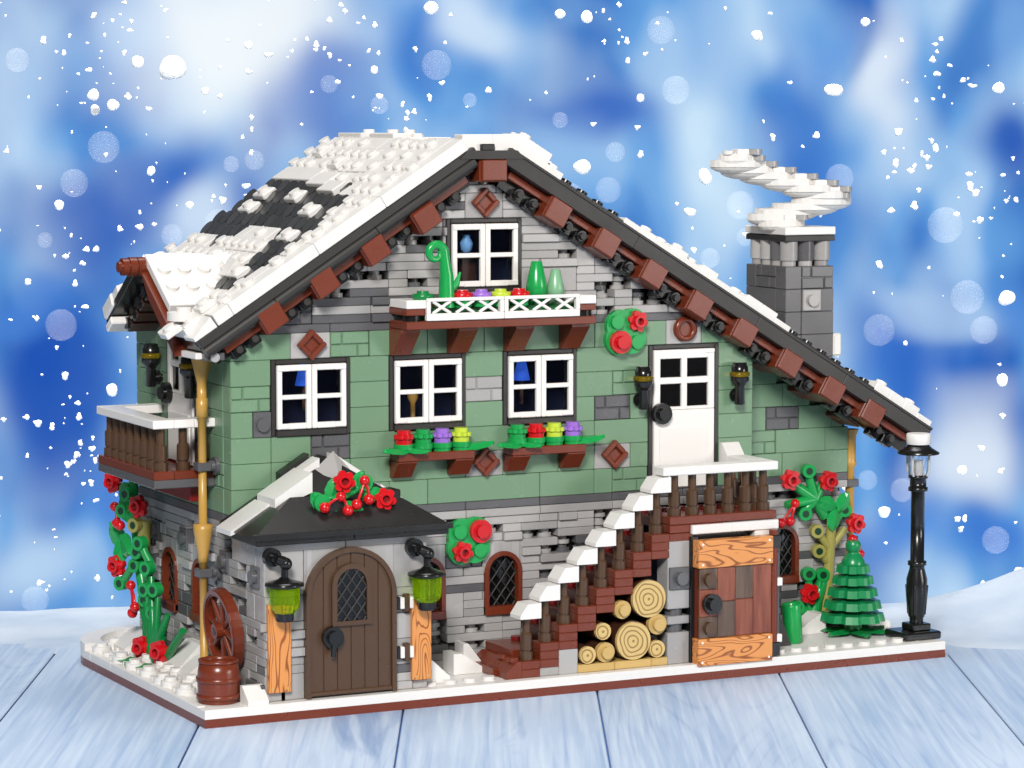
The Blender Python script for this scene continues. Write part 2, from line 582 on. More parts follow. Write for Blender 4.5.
# glowing curved backdrop for the blurred winter forest, light and dark patches painted in
def make_backdrop():
    m, nt, b = newmat('backdrop_glow')
    out = nt.nodes['Material Output']; nt.nodes.remove(b)
    em = N(nt, 'ShaderNodeEmission'); nt.links.new(em.outputs[0], out.inputs[0])
    uv = N(nt, 'ShaderNodeUVMap'); uv.uv_map = 'winter_backdrop'
    def noise(scale, sx, sy, det, dist, ox=0):
        mp = N(nt, 'ShaderNodeMapping'); mp.inputs['Scale'].default_value = (sx, sy, 1); mp.inputs['Location'].default_value = (ox, ox * .7, 0)
        n = N(nt, 'ShaderNodeTexNoise'); n.inputs['Scale'].default_value = scale
        n.inputs['Detail'].default_value = det; n.inputs['Distortion'].default_value = dist; n.inputs['Roughness'].default_value = .4
        nt.links.new(uv.outputs[0], mp.inputs[0]); nt.links.new(mp.outputs[0], n.inputs['Vector'])
        return n.outputs['Fac']
    r = N(nt, 'ShaderNodeValToRGB')
    e = r.color_ramp.elements
    e[0].position = .36; e[0].color = lin('#2f6cc2')
    e[1].position = .68; e[1].color = lin('#cbe6fb')
    k = e.new(.5); k.color = lin('#67a3e2')
    n1_, n2_ = noise(3.2, 1.8, .9, 1.5, .2), noise(8, 1.3, .8, 1, .1, 3)
    av = N(nt, 'ShaderNodeMix', data_type='FLOAT'); av.inputs[0].default_value = .42
    nt.links.new(n1_, av.inputs[2]); nt.links.new(n2_, av.inputs[3]); nt.links.new(av.outputs[0], r.inputs[0])
    cur = r.outputs[0]
    # (u, v in photograph-height units, radius u, radius v, colour, strength)
    for sc_, sx_, sy_, ox_, c_, st_ in ((4.5, 1.2, .9, 5, '#1f5ab6', .6), (6, 1.3, .8, 9, '#d8effe', .34), (11, 1.2, .9, 2, '#9cc8f0', .25)):
        mr = N(nt, 'ShaderNodeMapRange', interpolation_type='SMOOTHSTEP'); mr.inputs['From Min'].default_value = .48; mr.inputs['From Max'].default_value = .72; mr.inputs['To Max'].default_value = st_
        nt.links.new(noise(sc_, sx_, sy_, 1, .1, ox_), mr.inputs['Value'])
        mx = N(nt, 'ShaderNodeMix', data_type='RGBA'); nt.links.new(mr.outputs[0], mx.inputs[0]); nt.links.new(cur, mx.inputs[6]); mx.inputs[7].default_value = lin(c_); cur = mx.outputs[2]
    SP = [(.31, .04, .26, .22, '#f4fbff', 1), (.0, .12, .12, .24, '#cfe6fb', .7), (.16, .06, .12, .12, '#d8ebff', .6),
          (.12, .30, .16, .14, '#2458b8', .9), (.06, .50, .14, .20, '#1f52b4', 1), (.20, .22, .14, .1, '#2a5cbc', .8), (.26, .29, .12, .1, '#dff0ff', .8),
          (.03, .40, .09, .07, '#4f8ade', .6), (.03, .72, .14, .10, '#bcd8f4', .9), (.14, .62, .1, .1, '#3c78d4', .7),
          (.42, .12, .14, .08, '#3068c4', .7), (.56, .25, .12, .08, '#2f66c4', .9), (.78, .14, .16, .07, '#2c62c2', .9), (.56, .06, .12, .08, '#3d78d0', .6),
          (.62, .04, .1, .08, '#d4e8fc', .9), (.72, .20, .1, .12, '#9cc6f0', .7), (.92, .06, .1, .1, '#a4c8f0', .6),
          (1.16, .10, .06, .20, '#e4f1fe', .9), (1.24, .3, .06, .14, '#b4d4f6', .7), (1.06, .22, .08, .14, '#3a74cc', .7), (1.07, .08, .05, .12, '#5a94e0', .6),
          (1.30, .19, .1, .10, '#2457b6', .95), (1.02, .12, .05, .14, '#4d88d8', .6), (1.31, .05, .06, .08, '#78abe6', .7),
          (1.19, .46, .10, .10, '#3069c8', .9), (1.26, .58, .14, .12, '#eaf5ff', .85), (1.18, .68, .10, .08, '#4884dc', .7), (1.30, .70, .1, .07, '#3c78d4', .8), (1.22, .40, .1, .05, '#bcd8f6', .6),
          (1.30, .40, .05, .08, '#5c96e2', .6)]
    for u, v, ru, rv, c, st in SP:
        mp = N(nt, 'ShaderNodeMapping')
        mp.inputs['Scale'].default_value = (1 / ru, 1 / rv, 1); mp.inputs['Location'].default_value = (-u / ru, -v / rv, 0)
        ln = N(nt, 'ShaderNodeVectorMath', operation='LENGTH')
        mr = N(nt, 'ShaderNodeMapRange', interpolation_type='SMOOTHERSTEP')
        mr.inputs['From Min'].default_value = 1; mr.inputs['From Max'].default_value = .05
        mr.inputs['To Max'].default_value = st * .95
        mx = N(nt, 'ShaderNodeMix', data_type='RGBA')
        nt.links.new(wob(nt, uv), mp.inputs[0]); nt.links.new(mp.outputs[0], ln.inputs[0]); nt.links.new(ln.outputs['Value'], mr.inputs['Value'])
        nt.links.new(mr.outputs[0], mx.inputs[0]); nt.links.new(cur, mx.inputs[6]); mx.inputs[7].default_value = lin(c)
        cur = mx.outputs[2]
    nt.links.new(cur, em.inputs[0]); em.inputs[1].default_value = 1.0
    mb = MB(); nx, ny = 60, 10; R = 420
    vs = []; uvs = []
    for j in range(ny + 1):
        for i in range(nx + 1):
            t = math.radians(-24 + 48 * i / nx); z = -70 + 170 * j / ny
            p = CAM + (FW * math.cos(t) + RT * math.sin(t)) * R
            vs.append((p.x, p.y, z))
            el = math.atan2(z - CAM.z, R) + PITCH
            uvs.append(((512 + F_PX * math.tan(t)) / 768, (384 - F_PX * math.tan(el)) / 768))
    fs = [[j * (nx + 1) + i, j * (nx + 1) + i + 1, (j + 1) * (nx + 1) + i + 1, (j + 1) * (nx + 1) + i] for j in range(ny) for i in range(nx)]
    mb.add(vs, fs, 'backdrop_glow', True)
    o = mb.build('winter_backdrop', kind='structure')
    lay = o.data.uv_layers.new(name='winter_backdrop')
    for lp in o.data.loops: lay.data[lp.index].uv = uvs[lp.vertex_index]
    tag(o, 'glowing blue and white backdrop of blurred winter forest behind the chalet', 'winter_backdrop', kind='structure')
_W = {}
def wob(nt, uv):
    if 'o' in _W: return _W['o']
    n = N(nt, 'ShaderNodeTexNoise'); n.inputs['Scale'].default_value = 6; n.inputs['Detail'].default_value = 1
    nt.links.new(uv.outputs[0], n.inputs['Vector'])
    sb = N(nt, 'ShaderNodeVectorMath', operation='SUBTRACT'); sb.inputs[1].default_value = (.5, .5, .5)
    sl = N(nt, 'ShaderNodeVectorMath', operation='SCALE'); sl.inputs['Scale'].default_value = .16
    ad = N(nt, 'ShaderNodeVectorMath', operation='ADD')
    nt.links.new(n.outputs['Color'], sb.inputs[0]); nt.links.new(sb.outputs[0], sl.inputs[0])
    nt.links.new(uv.outputs[0], ad.inputs[0]); nt.links.new(sl.outputs[0], ad.inputs[1])
    _W['o'] = ad.outputs[0]; return ad.outputs[0]
make_backdrop()

# falling snow in the air behind the chalet
def make_flakes():
    m, nt, b = newmat('snow_flake')
    b.inputs['Roughness'].default_value = .6
    b.inputs['Base Color'].default_value = (.97, .98, 1, 1); b.inputs['Specular IOR Level'].default_value = 0
    m2, nt2, b2 = newmat('blurred_flake')  # translucent balls imitate the lens blur of out-of-focus flakes
    b2.inputs['Base Color'].default_value = (.95, .97, 1, 1); b2.inputs['Alpha'].default_value = .055; b2.inputs['Roughness'].default_value = 1
    b2.inputs['Specular IOR Level'].default_value = 0
    mb = MB(); R = random.Random(21)
    def put(px, py, r, dep, m, lump=.25, n=8, k=6, asp=1):
        zc = dep
        lat = (px - 512) / F_PX * zc
        el = -PITCH + math.atan((384 - py) / F_PX)
        p = Vector(cp(lat, dep, CAM.z + math.tan(el) * dep))
        rr = r / F_PX * dep
        base = len(mb.v)
        a = R.uniform(0, math.pi)
        mb.M = T(*p) @ Matrix.Rotation(-YAW, 4, 'Z') @ Matrix.Rotation(a, 4, 'Y')
        mb.sph((0, 0, 0), (rr, rr * .6, rr * asp), m, n, k)
        if lump:
            ph = [R.uniform(0, 6.28) for _ in range(4)]
            for i in range(base, len(mb.v)):
                d = mb.v[i] - p; dd = d.normalized() if d.length else d
                f = 1 + lump * (math.sin(dd.x * 3 + ph[0]) * .5 + math.sin(dd.z * 4 + ph[1]) * .5 + math.sin(dd.y * 5 + dd.z * 3 + ph[2]) * .3)
                mb.v[i] = p + d * f
        mb.M = Matrix.Identity(4)
    BIG = [(175, 68, 13, 1), (432, 8, 7, 1), (832, 90, 9, .75), (757, 37, 4, 1), (996, 88, 6, 1), (1008, 298, 9, .8), (190, 205, 4, 1), (140, 62, 6, 1),
           (582, 167, 8, 1), (705, 177, 9, .7), (690, 212, 6, .7), (152, 171, 5, .8), (155, 260, 5, 1), (110, 390, 6, 1), (887, 512, 6, 1), (965, 470, 5, 1), (1004, 380, 6, 1), (863, 22, 5, .9),
           (755, 35, 5, 1), (640, 98, 4, 1), (530, 180, 5, 1), (560, 14, 5, 1), (586, 17, 6, 1), (60, 205, 5, 1), (95, 95, 6, 1), (115, 105, 6, 1), (97, 110, 5, 1), (250, 45, 4, 1), (375, 70, 4, 1)]
    for px, py, r, asp in BIG: put(px, py, r, R.uniform(174, 205), 'snow_flake', .12, 14, 10, asp)
    cl = [(R.uniform(20, 1000), R.uniform(10, 560)) for _ in range(20)]
    for i in range(760):
        if R.random() < .5:
            c = R.choice(cl); px, py = c[0] + R.gauss(0, 25), c[1] + R.gauss(0, 25)
        else:
            px = R.uniform(-60, 1090) if R.random() < .5 else R.uniform(-60, 420); py = R.uniform(-30, 600)
        put(px, py, R.choice((.8, 1, 1.2, 1.5, 1.8, 2.2, 2.6, 3.2, 3.8)), R.uniform(172, 215), 'snow_flake', .42, 9, 7, R.uniform(.6, 1))
    BLURRED = [(437, 65, 15), (330, 84, 9), (60, 325, 16), (75, 183, 14), (255, 160, 10), (232, 164, 8), (45, 240, 8), (105, 147, 16), (615, 152, 10), (567, 200, 18), (608, 190, 13), (710, 258, 10),
            (839, 178, 14), (740, 205, 14), (968, 297, 17), (985, 330, 14), (730, 300, 12), (745, 237, 9), (220, 225, 16), (172, 235, 11), (880, 330, 16), (905, 490, 12), (1000, 540, 14), (380, 105, 9), (470, 100, 7),
            (660, 30, 14), (675, 90, 14), (945, 225, 18), (870, 480, 10), (30, 600, 14), (560, 120, 8), (20, 60, 12)]
    for px, py, r in BLURRED: put(px, py, r, R.uniform(190, 225), 'blurred_flake', 0, 28, 18)
    o = mb.build('falling_snow', kind='stuff')
    tag(o, 'white snowflakes drifting through the air behind the chalet', 'snow', kind='stuff')
make_flakes()

# =========================================================== BASE
def make_base():
    t = thing('display_base', 'snow covered display base with brown edge carrying the toy chalet', 'base', (14, 5, 0))
    X0, X1, Y0, Y1 = -5.12, 34.65, -4.62, 15.5
    cx, cy, r = X0 + 4.2, 12.3, 4.2
    out = [(X0, Y0), (X1, Y0), (X1, Y1), (cx, Y1 + 1)] + [(cx + r * math.cos(math.radians(a)), cy + r * math.sin(math.radians(a))) for a in range(95, 181, 10)]
    mb = MB(); mb.prism(out, 0, .4, 'red_brown', 'z')
    for x in (10.2, 26.4, 31.5): mb.box(x - .015, x + .015, Y0 - .004, Y0 + .1, .02, .39, 'dark_brown', .003)
    mb.build('brown_rim', t)
    mb = MB(); mb.prism(out, .402, .785, 'snow_white', 'z'); mb.build('snow_plate', t)
    mb = MB()
    x = X0
    R = random.Random(3)
    while x < X1 - .05:
        L = min(R.choice((4, 6, 8)), X1 - x)
        mb.box(x, x + L, Y0 - .003, Y0 + .6, .5, .82, 'snow_white', .03, .01); x += L
    y = Y0 + 1.0
    while y < 12.2:
        L = min(R.choice((3, 4, 6)), 12.25 - y)
        mb.box(X0 - .003, X0 + .4, y, y + L, .5, .82, 'snow_white', .03, .0); y += L
    y = Y0 + 1.0
    while y < Y1 - .05:
        L = min(4, Y1 - y); mb.box(X1 - 1, X1 + .003, y, y + L, .5, .82, 'snow_white', .03, .0); y += L
    # curved corner kerb at the far end, one course higher
    p = [(cx + r * math.cos(math.radians(a)), cy + r * math.sin(math.radians(a))) for a in range(95, 181, 5)]
    q = [(cx + (r - 1) * math.cos(math.radians(a)), cy + (r - 1) * math.sin(math.radians(a))) for a in range(95, 181, 5)]
    for i in range(len(p) - 1): mb.prism([p[i], p[i + 1], q[i + 1], q[i]], .7, 1.15, 'snow_white', 'z')
    mb.build('white_rim', t)
    # studs and small round plates of snow on the open ground
    mb = MB()
    for ix in range(-5, 35):
        for iy in range(-4, 13):
            x, y = ix + .5, iy + .5
            if x < -4.6 or x > 33.6 or y < -3.6: continue
            inside = (-2 < x < 6.2 and y < 14) or (x > -2 and y > 0 and x < 26) or (x >= 26 and y > 2 and x < 33) or (10.5 < x < 25.2 and y < 0)
            if inside or math.hypot(x + 3.75, y + 2.75) < 1.6 or (x > -3.2 and -2.6 < y < 2): continue
            if y > 12.6 or (y > 11.5 and x < -4): continue
            mb.stud(x, y, .785, 'snow_white', 14)
            if x < -2 and R.random() < .6:
                mb.cyl((x, y, .78), (x, y, 1.1), .48, 'snow_white', n=16); mb.stud(x, y, 1.1, 'snow_white', 12)
    s_ = mb.build('snow_stud', t); s_['kind'] = 'stuff'
    # loose snow wedges
    def wedge(x, y, z, w, d, h, rz=0):
        b_ = MB(T(x, y, z) @ Matrix.Rotation(math.radians(rz), 4, 'Z'))
        b_.prism([(-w / 2, 0), (w / 2, 0), (w / 2, h * .25), (-w / 2 + w * .25, h), (-w / 2, h)], -d / 2, d / 2, 'snow_white')
        return b_.build('snow_wedge', t)
    for a in [(-2.7, 4.4, .8, 1.5, 1.9, 1.5, 180), (-2.9, 2.6, .8, 1.5, 1.3, 1.1, 180), (-2.5, -4.0, .8, 1.0, 1.0, .8, 270), (-3.4, .6, .8, 1.0, 1.2, .7, 160), (-2.6, -.3, .75, .9, 1.6, .9, 180),
              (9.3, -1.2, .8, 1.6, 1.2, 1.0, 0), (7.0, -2.6, .8, 1.2, 1.4, 1.1, 0), (9.9, -.5, .8, 1.0, 1.0, 1.3, 0), (33.6, 1.2, .8, 2.0, 1.8, 1.1, 0), (32.8, .4, .8, 1.2, 1.6, 1.2, 30), (28.3, 1.0, .8, 2.0, 1.4, .9, 0),
              (29.8, .9, .8, 1.6, 1.4, 1.0, 180), (34.0, 2.8, .8, 1.2, 1.6, .8, 0), (-2.9, 11.4, .8, 1.6, 2.0, 1.0, 180)]:
        wedge(*a)
make_base()

# =========================================================== CHALET
CH = thing('chalet', 'snowy toy chalet with sage green storey over grey stone walls', 'house', (14, 5, .8))
LE, LS = (-4.04, 17.1), .6288
RE, RS = (12.0, 25.68), .600
def lo(z, o=.9): return (z + o - LE[1]) / LS + LE[0]
def hi(z, o=.9): return (RE[1] - o - z) / RS + RE[0]
ML = Matrix.Identity(4)          # left wall: local X = -y, local Y = +x from x=-2
ML = frame((-2, 0, 0), (0, -1, 0), (1, 0, 0), (0, 0, 1))

WIN = [(0, 4), (6, 10), (12, 16)]
AW = [(6.9, 8.9), (11, 13)]       # arched stone windows on the front
def front_walls():
    mb = MB()
    holes = [(a, b, 3.2, 6.8) for a, b in AW] + [(19, 25, 0, 8)]
    stone(mb, 6, 26, .8, 8.0, 0, holes, 11)
    for x in range(-2, 26, 4):
        mb.box(x, x + 4, -.08, 1, 8.0, 8.4, 'light_grey', .03, .012)
        mb.box(x, x + 4, 0, 1, 8.4, 8.8, 'dark_grey', .03, .012)
    for a, b in AW:             # smooth arch bricks
        c = (a + b) / 2
        top = arc(c, 5.3, 1.0)
        o = [(p[0], 6.8) for p in top]
        mb.strip(o, top, 0, 1, 'light_grey')
    # recess side wall, hidden behind the stair
    mb.box(25, 26, 1, 2.9, .8, 8.8, 'light_grey'); mb.box(25.02, 26, 1, 2.9, 8.8, 16, 'sand_green')
    stone(mb, 26, 33, .8, 8.4, 2, [(28, 30, 3.2, 6.8)], 23)
    mb.box(26, 33, 2, 3, 8.4, 8.8, 'dark_grey', .03, .01)
    top = arc(29, 5.3, 1.0); mb.strip([(p[0], 6.8) for p in top], top, 2, 3, 'light_grey')
    mb.build('stone_wall', CH)
    mb = MB()
    holes = [(a, b, 12.4, 16.0) for a, b in WIN] + [(20, 24, 8.8, 16.0)]
    spec = {6: [(1, 3, 'tile', 'light_grey'), (3, 5, 'masonry', 'sand_green'), (21, 23, 'tile', 'light_grey')],
            4: [(-2, 0, 'masonry', 'sand_green'), (10, 12, 'masonry', 'light_grey'), (18, 20, 'masonry', 'sand_green')],
            3: [(-.9, 0, 'studbrick', 'dark_grey'), (17, 19, 'masonry', 'dark_grey')],
            2: [(2, 4, 'masonry', 'dark_grey')],
            1: [(10, 12, 'tile', 'light_grey'), (17, 19, 'tile', 'light_grey')],
            0: [(18, 20, 'masonry', 'sand_green')]}
    green(mb, -2, 26, 8.8, 7, 0, holes, spec, 5, lo, hi)
    sp2 = {2: [(28, 30, 'masonry', 'dark_grey')], 1: [(26.4, 28.6, 'masonry', 'sand_green')]}
    green(mb, 26, 33, 8.8, 6, 2, [], sp2, 8, None, hi)
    mb.prism([(24, 9), (32.95, 9), (32.95, RE[1] - RS * (32.95 - RE[0]) - .75), (24, RE[1] - RS * (24 - RE[0]) - .75)], 2.3, 2.95, 'sand_green')
    mb.build('green_wall', CH)
    mb = MB()
    for x in range(-1, 24, 4): mb.box(max(x, lo(17.6)), min(x + 4, hi(17.6)), 0, 1, 17.2, 17.6, 'dark_grey', .03, .012)
    stone(mb, -2, 26, 17.6, 25.2, 0, [(9, 13, 18.8, 22.4), (10, 12, 22.4, 23.6)], 31, lo, hi)
    mb.box(10, 12, 0, 1, 22.4, 23.6, 'light_grey', .03, .012)
    mb.box(9, 13, 0, 1, 17.6, 18.8, 'light_grey', .03, .012)
    mb.build('gable_wall', CH)
    # left flank, ground floor (with the porch side) and upper floor
    mb = MB(ML)
    LW = [(-9.4, -7.4), (-5.2, -3.2)]
    stone(mb, -13, 4, .8, 8.0, 0, [(a, b, 3.2, 6.8) for a, b in LW], 41)
    for a, b in LW:
        top = arc((a + b) / 2, 5.3, 1.0); mb.strip([(p[0], 6.8) for p in top], top, 0, 1, 'light_grey')
    for yy, z in ((-.9, 6.6), (3.0, 6.4), (-10.3, 6.9), (-6.3, 7.0)):
        mb.box(yy - .5, yy + .5, -.1, .9, z - .5, z + .5, 'dark_grey', .03)
        mb.cyl((yy, -.05, z), (yy, -.3, z), .32, 'dark_grey')
    for x in range(-13, 0, 4): mb.box(x, min(x + 4, 0), 0, 1, 8.0, 8.4, 'light_grey', .03, .012); mb.box(x, min(x + 4, -.01), 0, 1, 8.4, 8.8, 'dark_grey', .03, .012)
    mb.build('stone_side_wall', CH)
    mb = MB(ML)
    green(mb, -13, -1.01, 8.8, 7, 0, [(-8.5, -4.5, 10.4, 17.2)], {1: [(-3, -1.01, 'masonry', 'sand_green')], 5: [(-12.5, -10.5, 'masonry', 'sand_green')]}, 15)
    green(mb, -9.2, -3.2, 17.2, 1, 0, [], None, 16)
    mb.build('green_side_wall', CH)
    # right flank, rear and the dark rooms inside
    mb = MB(frame((33, 0, 0), (0, 1, 0), (-1, 0, 0), (0, 0, 1)))
    green(mb, 3, 13, .8, 7, 0, [], None, 51, m='light_grey'); green(mb, 3, 13, 9.2, 2, 0, [], None, 52)
    mb.build('far_side_wall', CH)
    mb = MB(frame((0, 13, 0), (-1, 0, 0), (0, -1, 0), (0, 0, 1)))
    L2 = lambda z: -hi(z); H2 = lambda z: -lo(z)
    green(mb, -32, 1, .8, 7, 0, [], None, 61, m='light_grey'); green(mb, -32, 1, 9.2, 6, 0, [], None, 62, L2, H2); green(mb, -32, 1, 16.4, 7, 0, [], None, 63, L2, H2, m='light_grey')
    mb.build('rear_wall', CH)
    mb = MB()
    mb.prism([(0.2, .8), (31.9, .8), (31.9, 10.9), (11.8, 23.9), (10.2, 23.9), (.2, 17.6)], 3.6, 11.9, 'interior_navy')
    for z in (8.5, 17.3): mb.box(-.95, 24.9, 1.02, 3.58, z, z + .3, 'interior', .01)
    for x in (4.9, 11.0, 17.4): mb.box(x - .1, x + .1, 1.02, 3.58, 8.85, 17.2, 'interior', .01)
    mb.build('room', CH)
front_walls()

# ---- entrance wing at the left front
def wing():
    mb = MB()
    door = [(-.05, 0.8)] + [(p[0], p[1]) for p in arc(2.16, 5.43, 2.21)] + [(4.37, .8)]
    stone(mb, -2, -.05, .8, 5.6, -4, [], 71)
    stone(mb, 4.37, 6.1, .8, 5.6, -4, [], 74)
    a = arc(2.16, 5.43, 2.21, n=16)
    top = [(x, 7.64) for x in [p[0] for p in a]]
    mb.strip(top, a, -4, -3, 'light_grey')
    mb.box(-2, -.06, -4, -3, 5.6, 7.64, 'light_grey', .03, .01); mb.box(4.38, 6.1, -4, -3, 5.6, 7.64, 'light_grey', .03, .01)
    for x0, x1 in ((-2, 2), (2, 6.1)): mb.box(x0, x1, -4.02, -3, 7.64, 8.0, 'light_grey', .03, .012)
    mb.box(5.1, 6.1, -3, 0, .8, 8.0, 'light_grey')
    mb.box(-1, 5, -2.4, -2.2, .8, 8, 'interior', .01)
    mb.build('porch_wall', CH)
    # arched plank door
    d = MB()
    N_ = 6; x0, x1 = .12, 4.2
    def topz(x): return 5.43 + math.sqrt(max(2.04 ** 2 - (x - 2.16) ** 2, 0))
    for i in range(N_):
        a_, b_ = x0 + (x1 - x0) * i / N_, x0 + (x1 - x0) * (i + 1) / N_
        xs = [a_ + .03 + (b_ - a_ - .06) * k / 4 for k in range(5)]
        d.prism([(xs[0], 1.0), (xs[-1], 1.0)] + [(x, topz(x)) for x in xs[::-1]], -4.22, -3.7, 'dark_brown')
    d.prism([(x0, 1.0), (x1, 1.0)] + arc(2.16, 5.43, 2.03, 0, 180), -4.17, -3.72, 'dark_brown')
    od = arc(2.16, 5.43, 2.24, n=20); idd = arc(2.16, 5.43, 2.02, n=20)
    d.strip([(od[0][0], .85)] + od + [(od[-1][0], .85)], [(idd[0][0], .85)] + idd + [(idd[-1][0], .85)], -4.36, -3.6, 'dark_brown')
    d.box(.1, 4.2, -4.32, -3.7, .92, 1.12, 'dark_brown')
    door_o = d.build('arched_door', CH)
    w = MB()
    o1 = arc(2.16, 5.95, .98, n=14); i1 = arc(2.16, 5.95, .74, n=14)
    w.strip([(o1[0][0], 4.1)] + o1 + [(o1[-1][0], 4.1)], [(i1[0][0], 4.3)] + i1 + [(i1[-1][0], 4.3)], -4.4, -4.1, 'dark_brown')
    w.prism([(o1[0][0], 4.1), (i1[0][0], 4.3), (i1[-1][0], 4.3), (o1[-1][0], 4.1)], -4.4, -4.1, 'dark_brown')
    w.box(1.18, 3.14, -4.38, -4.1, 4.06, 4.16, 'dark_brown', .02)
    w.build('window_frame', door_o)
    w = MB(); w.prism([(1.42, 4.3)] + arc(2.16, 5.95, .74) + [(2.9, 4.3)], -4.27, -4.24, 'dark_glass')
    lattice(w, 1.42, 2.9, 4.3, 6.69, -4.32, .5, 'fascia_grey', lambda x, z: z < 5.95 or (x - 2.16) ** 2 + (z - 5.95) ** 2 < .74 ** 2)
    w.build('lattice_pane', door_o)
    h = MB(); h.cyl((1.18, -4.2, 3.6), (1.18, -4.55, 3.6), .5, 'black', n=24); h.cyl((1.18, -4.5, 3.6), (1.18, -4.75, 3.6), .32, 'black', n=20)
    h.cyl((1.18, -4.6, 3.5), (1.14, -4.55, 2.75), .12, 'black'); h.build('handle', door_o)
    h = MB()
    for z in (4.9, 2.6):
        h.box(4.42, 4.62, -4.3, -4.0, z - .3, z + .3, 'black'); h.box(4.62, 4.82, -4.35, -4.0, z - .27, z + .27, 'white'); h.box(4.82, 5.1, -4.3, -4.0, z - .42, z + .42, 'dark_brown'); h.box(5.1, 5.28, -4.35, -4.0, z - .27, z + .27, 'white')
    h.build('hinge', door_o)
    for x0, x1, za, zb in ((-1.92, -.8, 1.24, 5.3), (5.22, 6.2, 1.24, 5.1)):
        p = MB(); p.box(x0, x1, -4.28, -4.03, za, zb, 'upright_wood_print', .03)
        for xx in (x0 + .18, x1 - .18): p.cyl((xx, -4.27, za + .18), (xx, -4.3, za + .18), .06, 'tan', n=10)
        p.build('wooden_shutter', CH)
    # hipped roof
    r = MB()
    e = [(-2.75, -4.75), (7.1, -4.75)]; z0 = 8.42; ap = (2.3, -.02, 11.6)
    for xa, xb in ((-2.6, 2.2), (2.2, 6.95)): r.box(xa, xb, -4.6, 0, 8.02, 8.4, 'roof_black', .03, .01)
    A, B, C_, D2 = (-2.75, -4.75, z0), (7.1, -4.75, z0), (7.1, -.02, z0), (-2.75, -.02, z0)
    pk = (2.3, -1.0, 11.5); pb = (2.3, -.02, 11.5)
    r.add([A, B, C_, D2, pk, pb], [[0, 1, 4], [1, 2, 5, 4], [3, 0, 4, 5], [2, 3, 5], [0, 3, 2, 1]], 'roof_black')
    r.prism([(-2.75, 8.3), (7.1, 8.3), (7.1, z0 + .14), (-2.75, z0 + .14)], -4.77, -4.5, 'roof_black')
    roof = r.build('porch_roof', CH)
    # snow plates sliding down the left hip, one grey wedge left bare at the top
    s_ = MB()
    th = math.atan2(11.5 - z0, 5.05)
    sl = (11.5 - z0) / 5.05
    def hs(x): return z0 + (x + 2.75) * sl
    for xa, xb, ya, yb, h, m in ((-2.9, -1.0, -2.2, -.4, .12, 'snow_white'), (-1.0, .85, -2.9, -.7, .4, 'snow_white'), (.75, 1.75, -1.6, -.7, .34, 'snow_white'), (-2.6, .9, -.4, -.03, .1, 'roof_black'), (.2, 1.6, -.68, -.03, .55, 'roof_black')):
        s_.prism([(xa, hs(xa) + h), (xb, hs(xb) + h), (xb, hs(xb) - .5), (xa, hs(xa) - .1)], ya, yb, m)
    s_.M = Matrix.Identity(4)
    s_.prism([(2.7, 11.3), (2.7, 11.6), (4.0, 10.75), (4.0, 10.45)], -1.2, -.2, 'snow_white')
    s_.prism([(5.1, 9.75), (5.1, 10.05), (6.2, 9.35), (6.2, 9.05)], -1.0, -.2, 'snow_white')
    s_.build('snow_patch', roof)
    g = MB(); g.add([(1.5, -1.65, 11.0), (3.6, -1.5, 10.6), (2.5, -2.5, 10.2), (2.65, -1.1, 11.75)], [[0, 2, 3], [2, 1, 3], [1, 0, 3], [0, 1, 2]], 'light_grey')
    g.build('ridge_wedge', roof)
    g = MB()
    for q in ((1.2, -3.1, 9.7), (4.2, -2.7, 9.9)): g.box(q[0] - .5, q[0] + .9, q[1] - .6, q[1] + .5, q[2] - .5, q[2] + .15, 'roof_black', .04)
    g.build('roof_step', roof)
def lattice(mb, x0, x1, z0, z1, y, step, m, ok):
    for sgn in (1, -1):
        k = -12
        while k < 14:
            run = None; pts = []
            c = (x0 + x1) / 2 + k * step
            t = z0 - .0
            seg = []
            while t <= z1:
                x = c + sgn * (t - (z0 + z1) / 2) * .75
                if x0 < x < x1 and ok(x, t): seg.append((x, t))
                else:
                    if len(seg) > 2: pts.append((seg[0], seg[-1]))
                    seg = []
                t += .05
            if len(seg) > 2: pts.append((seg[0], seg[-1]))
            for p, q in pts: mb.cyl((p[0], y, p[1]), (q[0], y, q[1]), .038, m, n=6)
            k += 1
wing()

# ---- windows
def casement(x0, z1, yf=0):
    f = MB(); x1 = x0 + 4; z0 = z1 - 3.6
    m = 'frame_dark'; y0, y1 = yf - .04, yf + .9
    f.box(x0, x0 + .22, y0, y1, z0, z1, m); f.box(x1 - .22, x1, y0, y1, z0, z1, m)
    f.box(x0 + .22, x1 - .22, y0, y1, z1 - .22, z1, m); f.box(x0 + .22, x1 - .22, y0 - .1, y1, z0, z0 + .3, m)
    f.box(x0 + .22, x1 - .22, yf + .1, yf + .14, z0 + .3, z1 - .22, 'window_glass', .005)
    w = f.build('window', CH)
    for k in range(2):
        a = x0 + .26 + k * 1.76; b = a + 1.72; zb, zt = z0 + .34, z1 - .26
        s_ = MB(); ya, yb = yf - .18, yf + .04
        s_.box(a, a + .25, ya, yb, zb, zt, 'white'); s_.box(b - .25, b, ya, yb, zb, zt, 'white')
        zm = (zb + zt) / 2
        for p, q in ((zb, zb + .28), (zm - .11, zm + .11), (zt - .28, zt)): s_.box(a + .25, b - .25, ya, yb, p, q, 'white')
        hx = a + .02 if k == 0 else b - .6
        s_.box(hx, hx + .58, ya - .05, ya + .2, zt - .28, zt - .03, 'white', .03); s_.box(hx, hx + .58, ya - .05, ya + .2, zb + .03, zb + .28, 'white', .03)
        sa = s_.build('sash', w)
    return w
for a, b in WIN: casement(a, 16.0)
casement(9, 22.4)

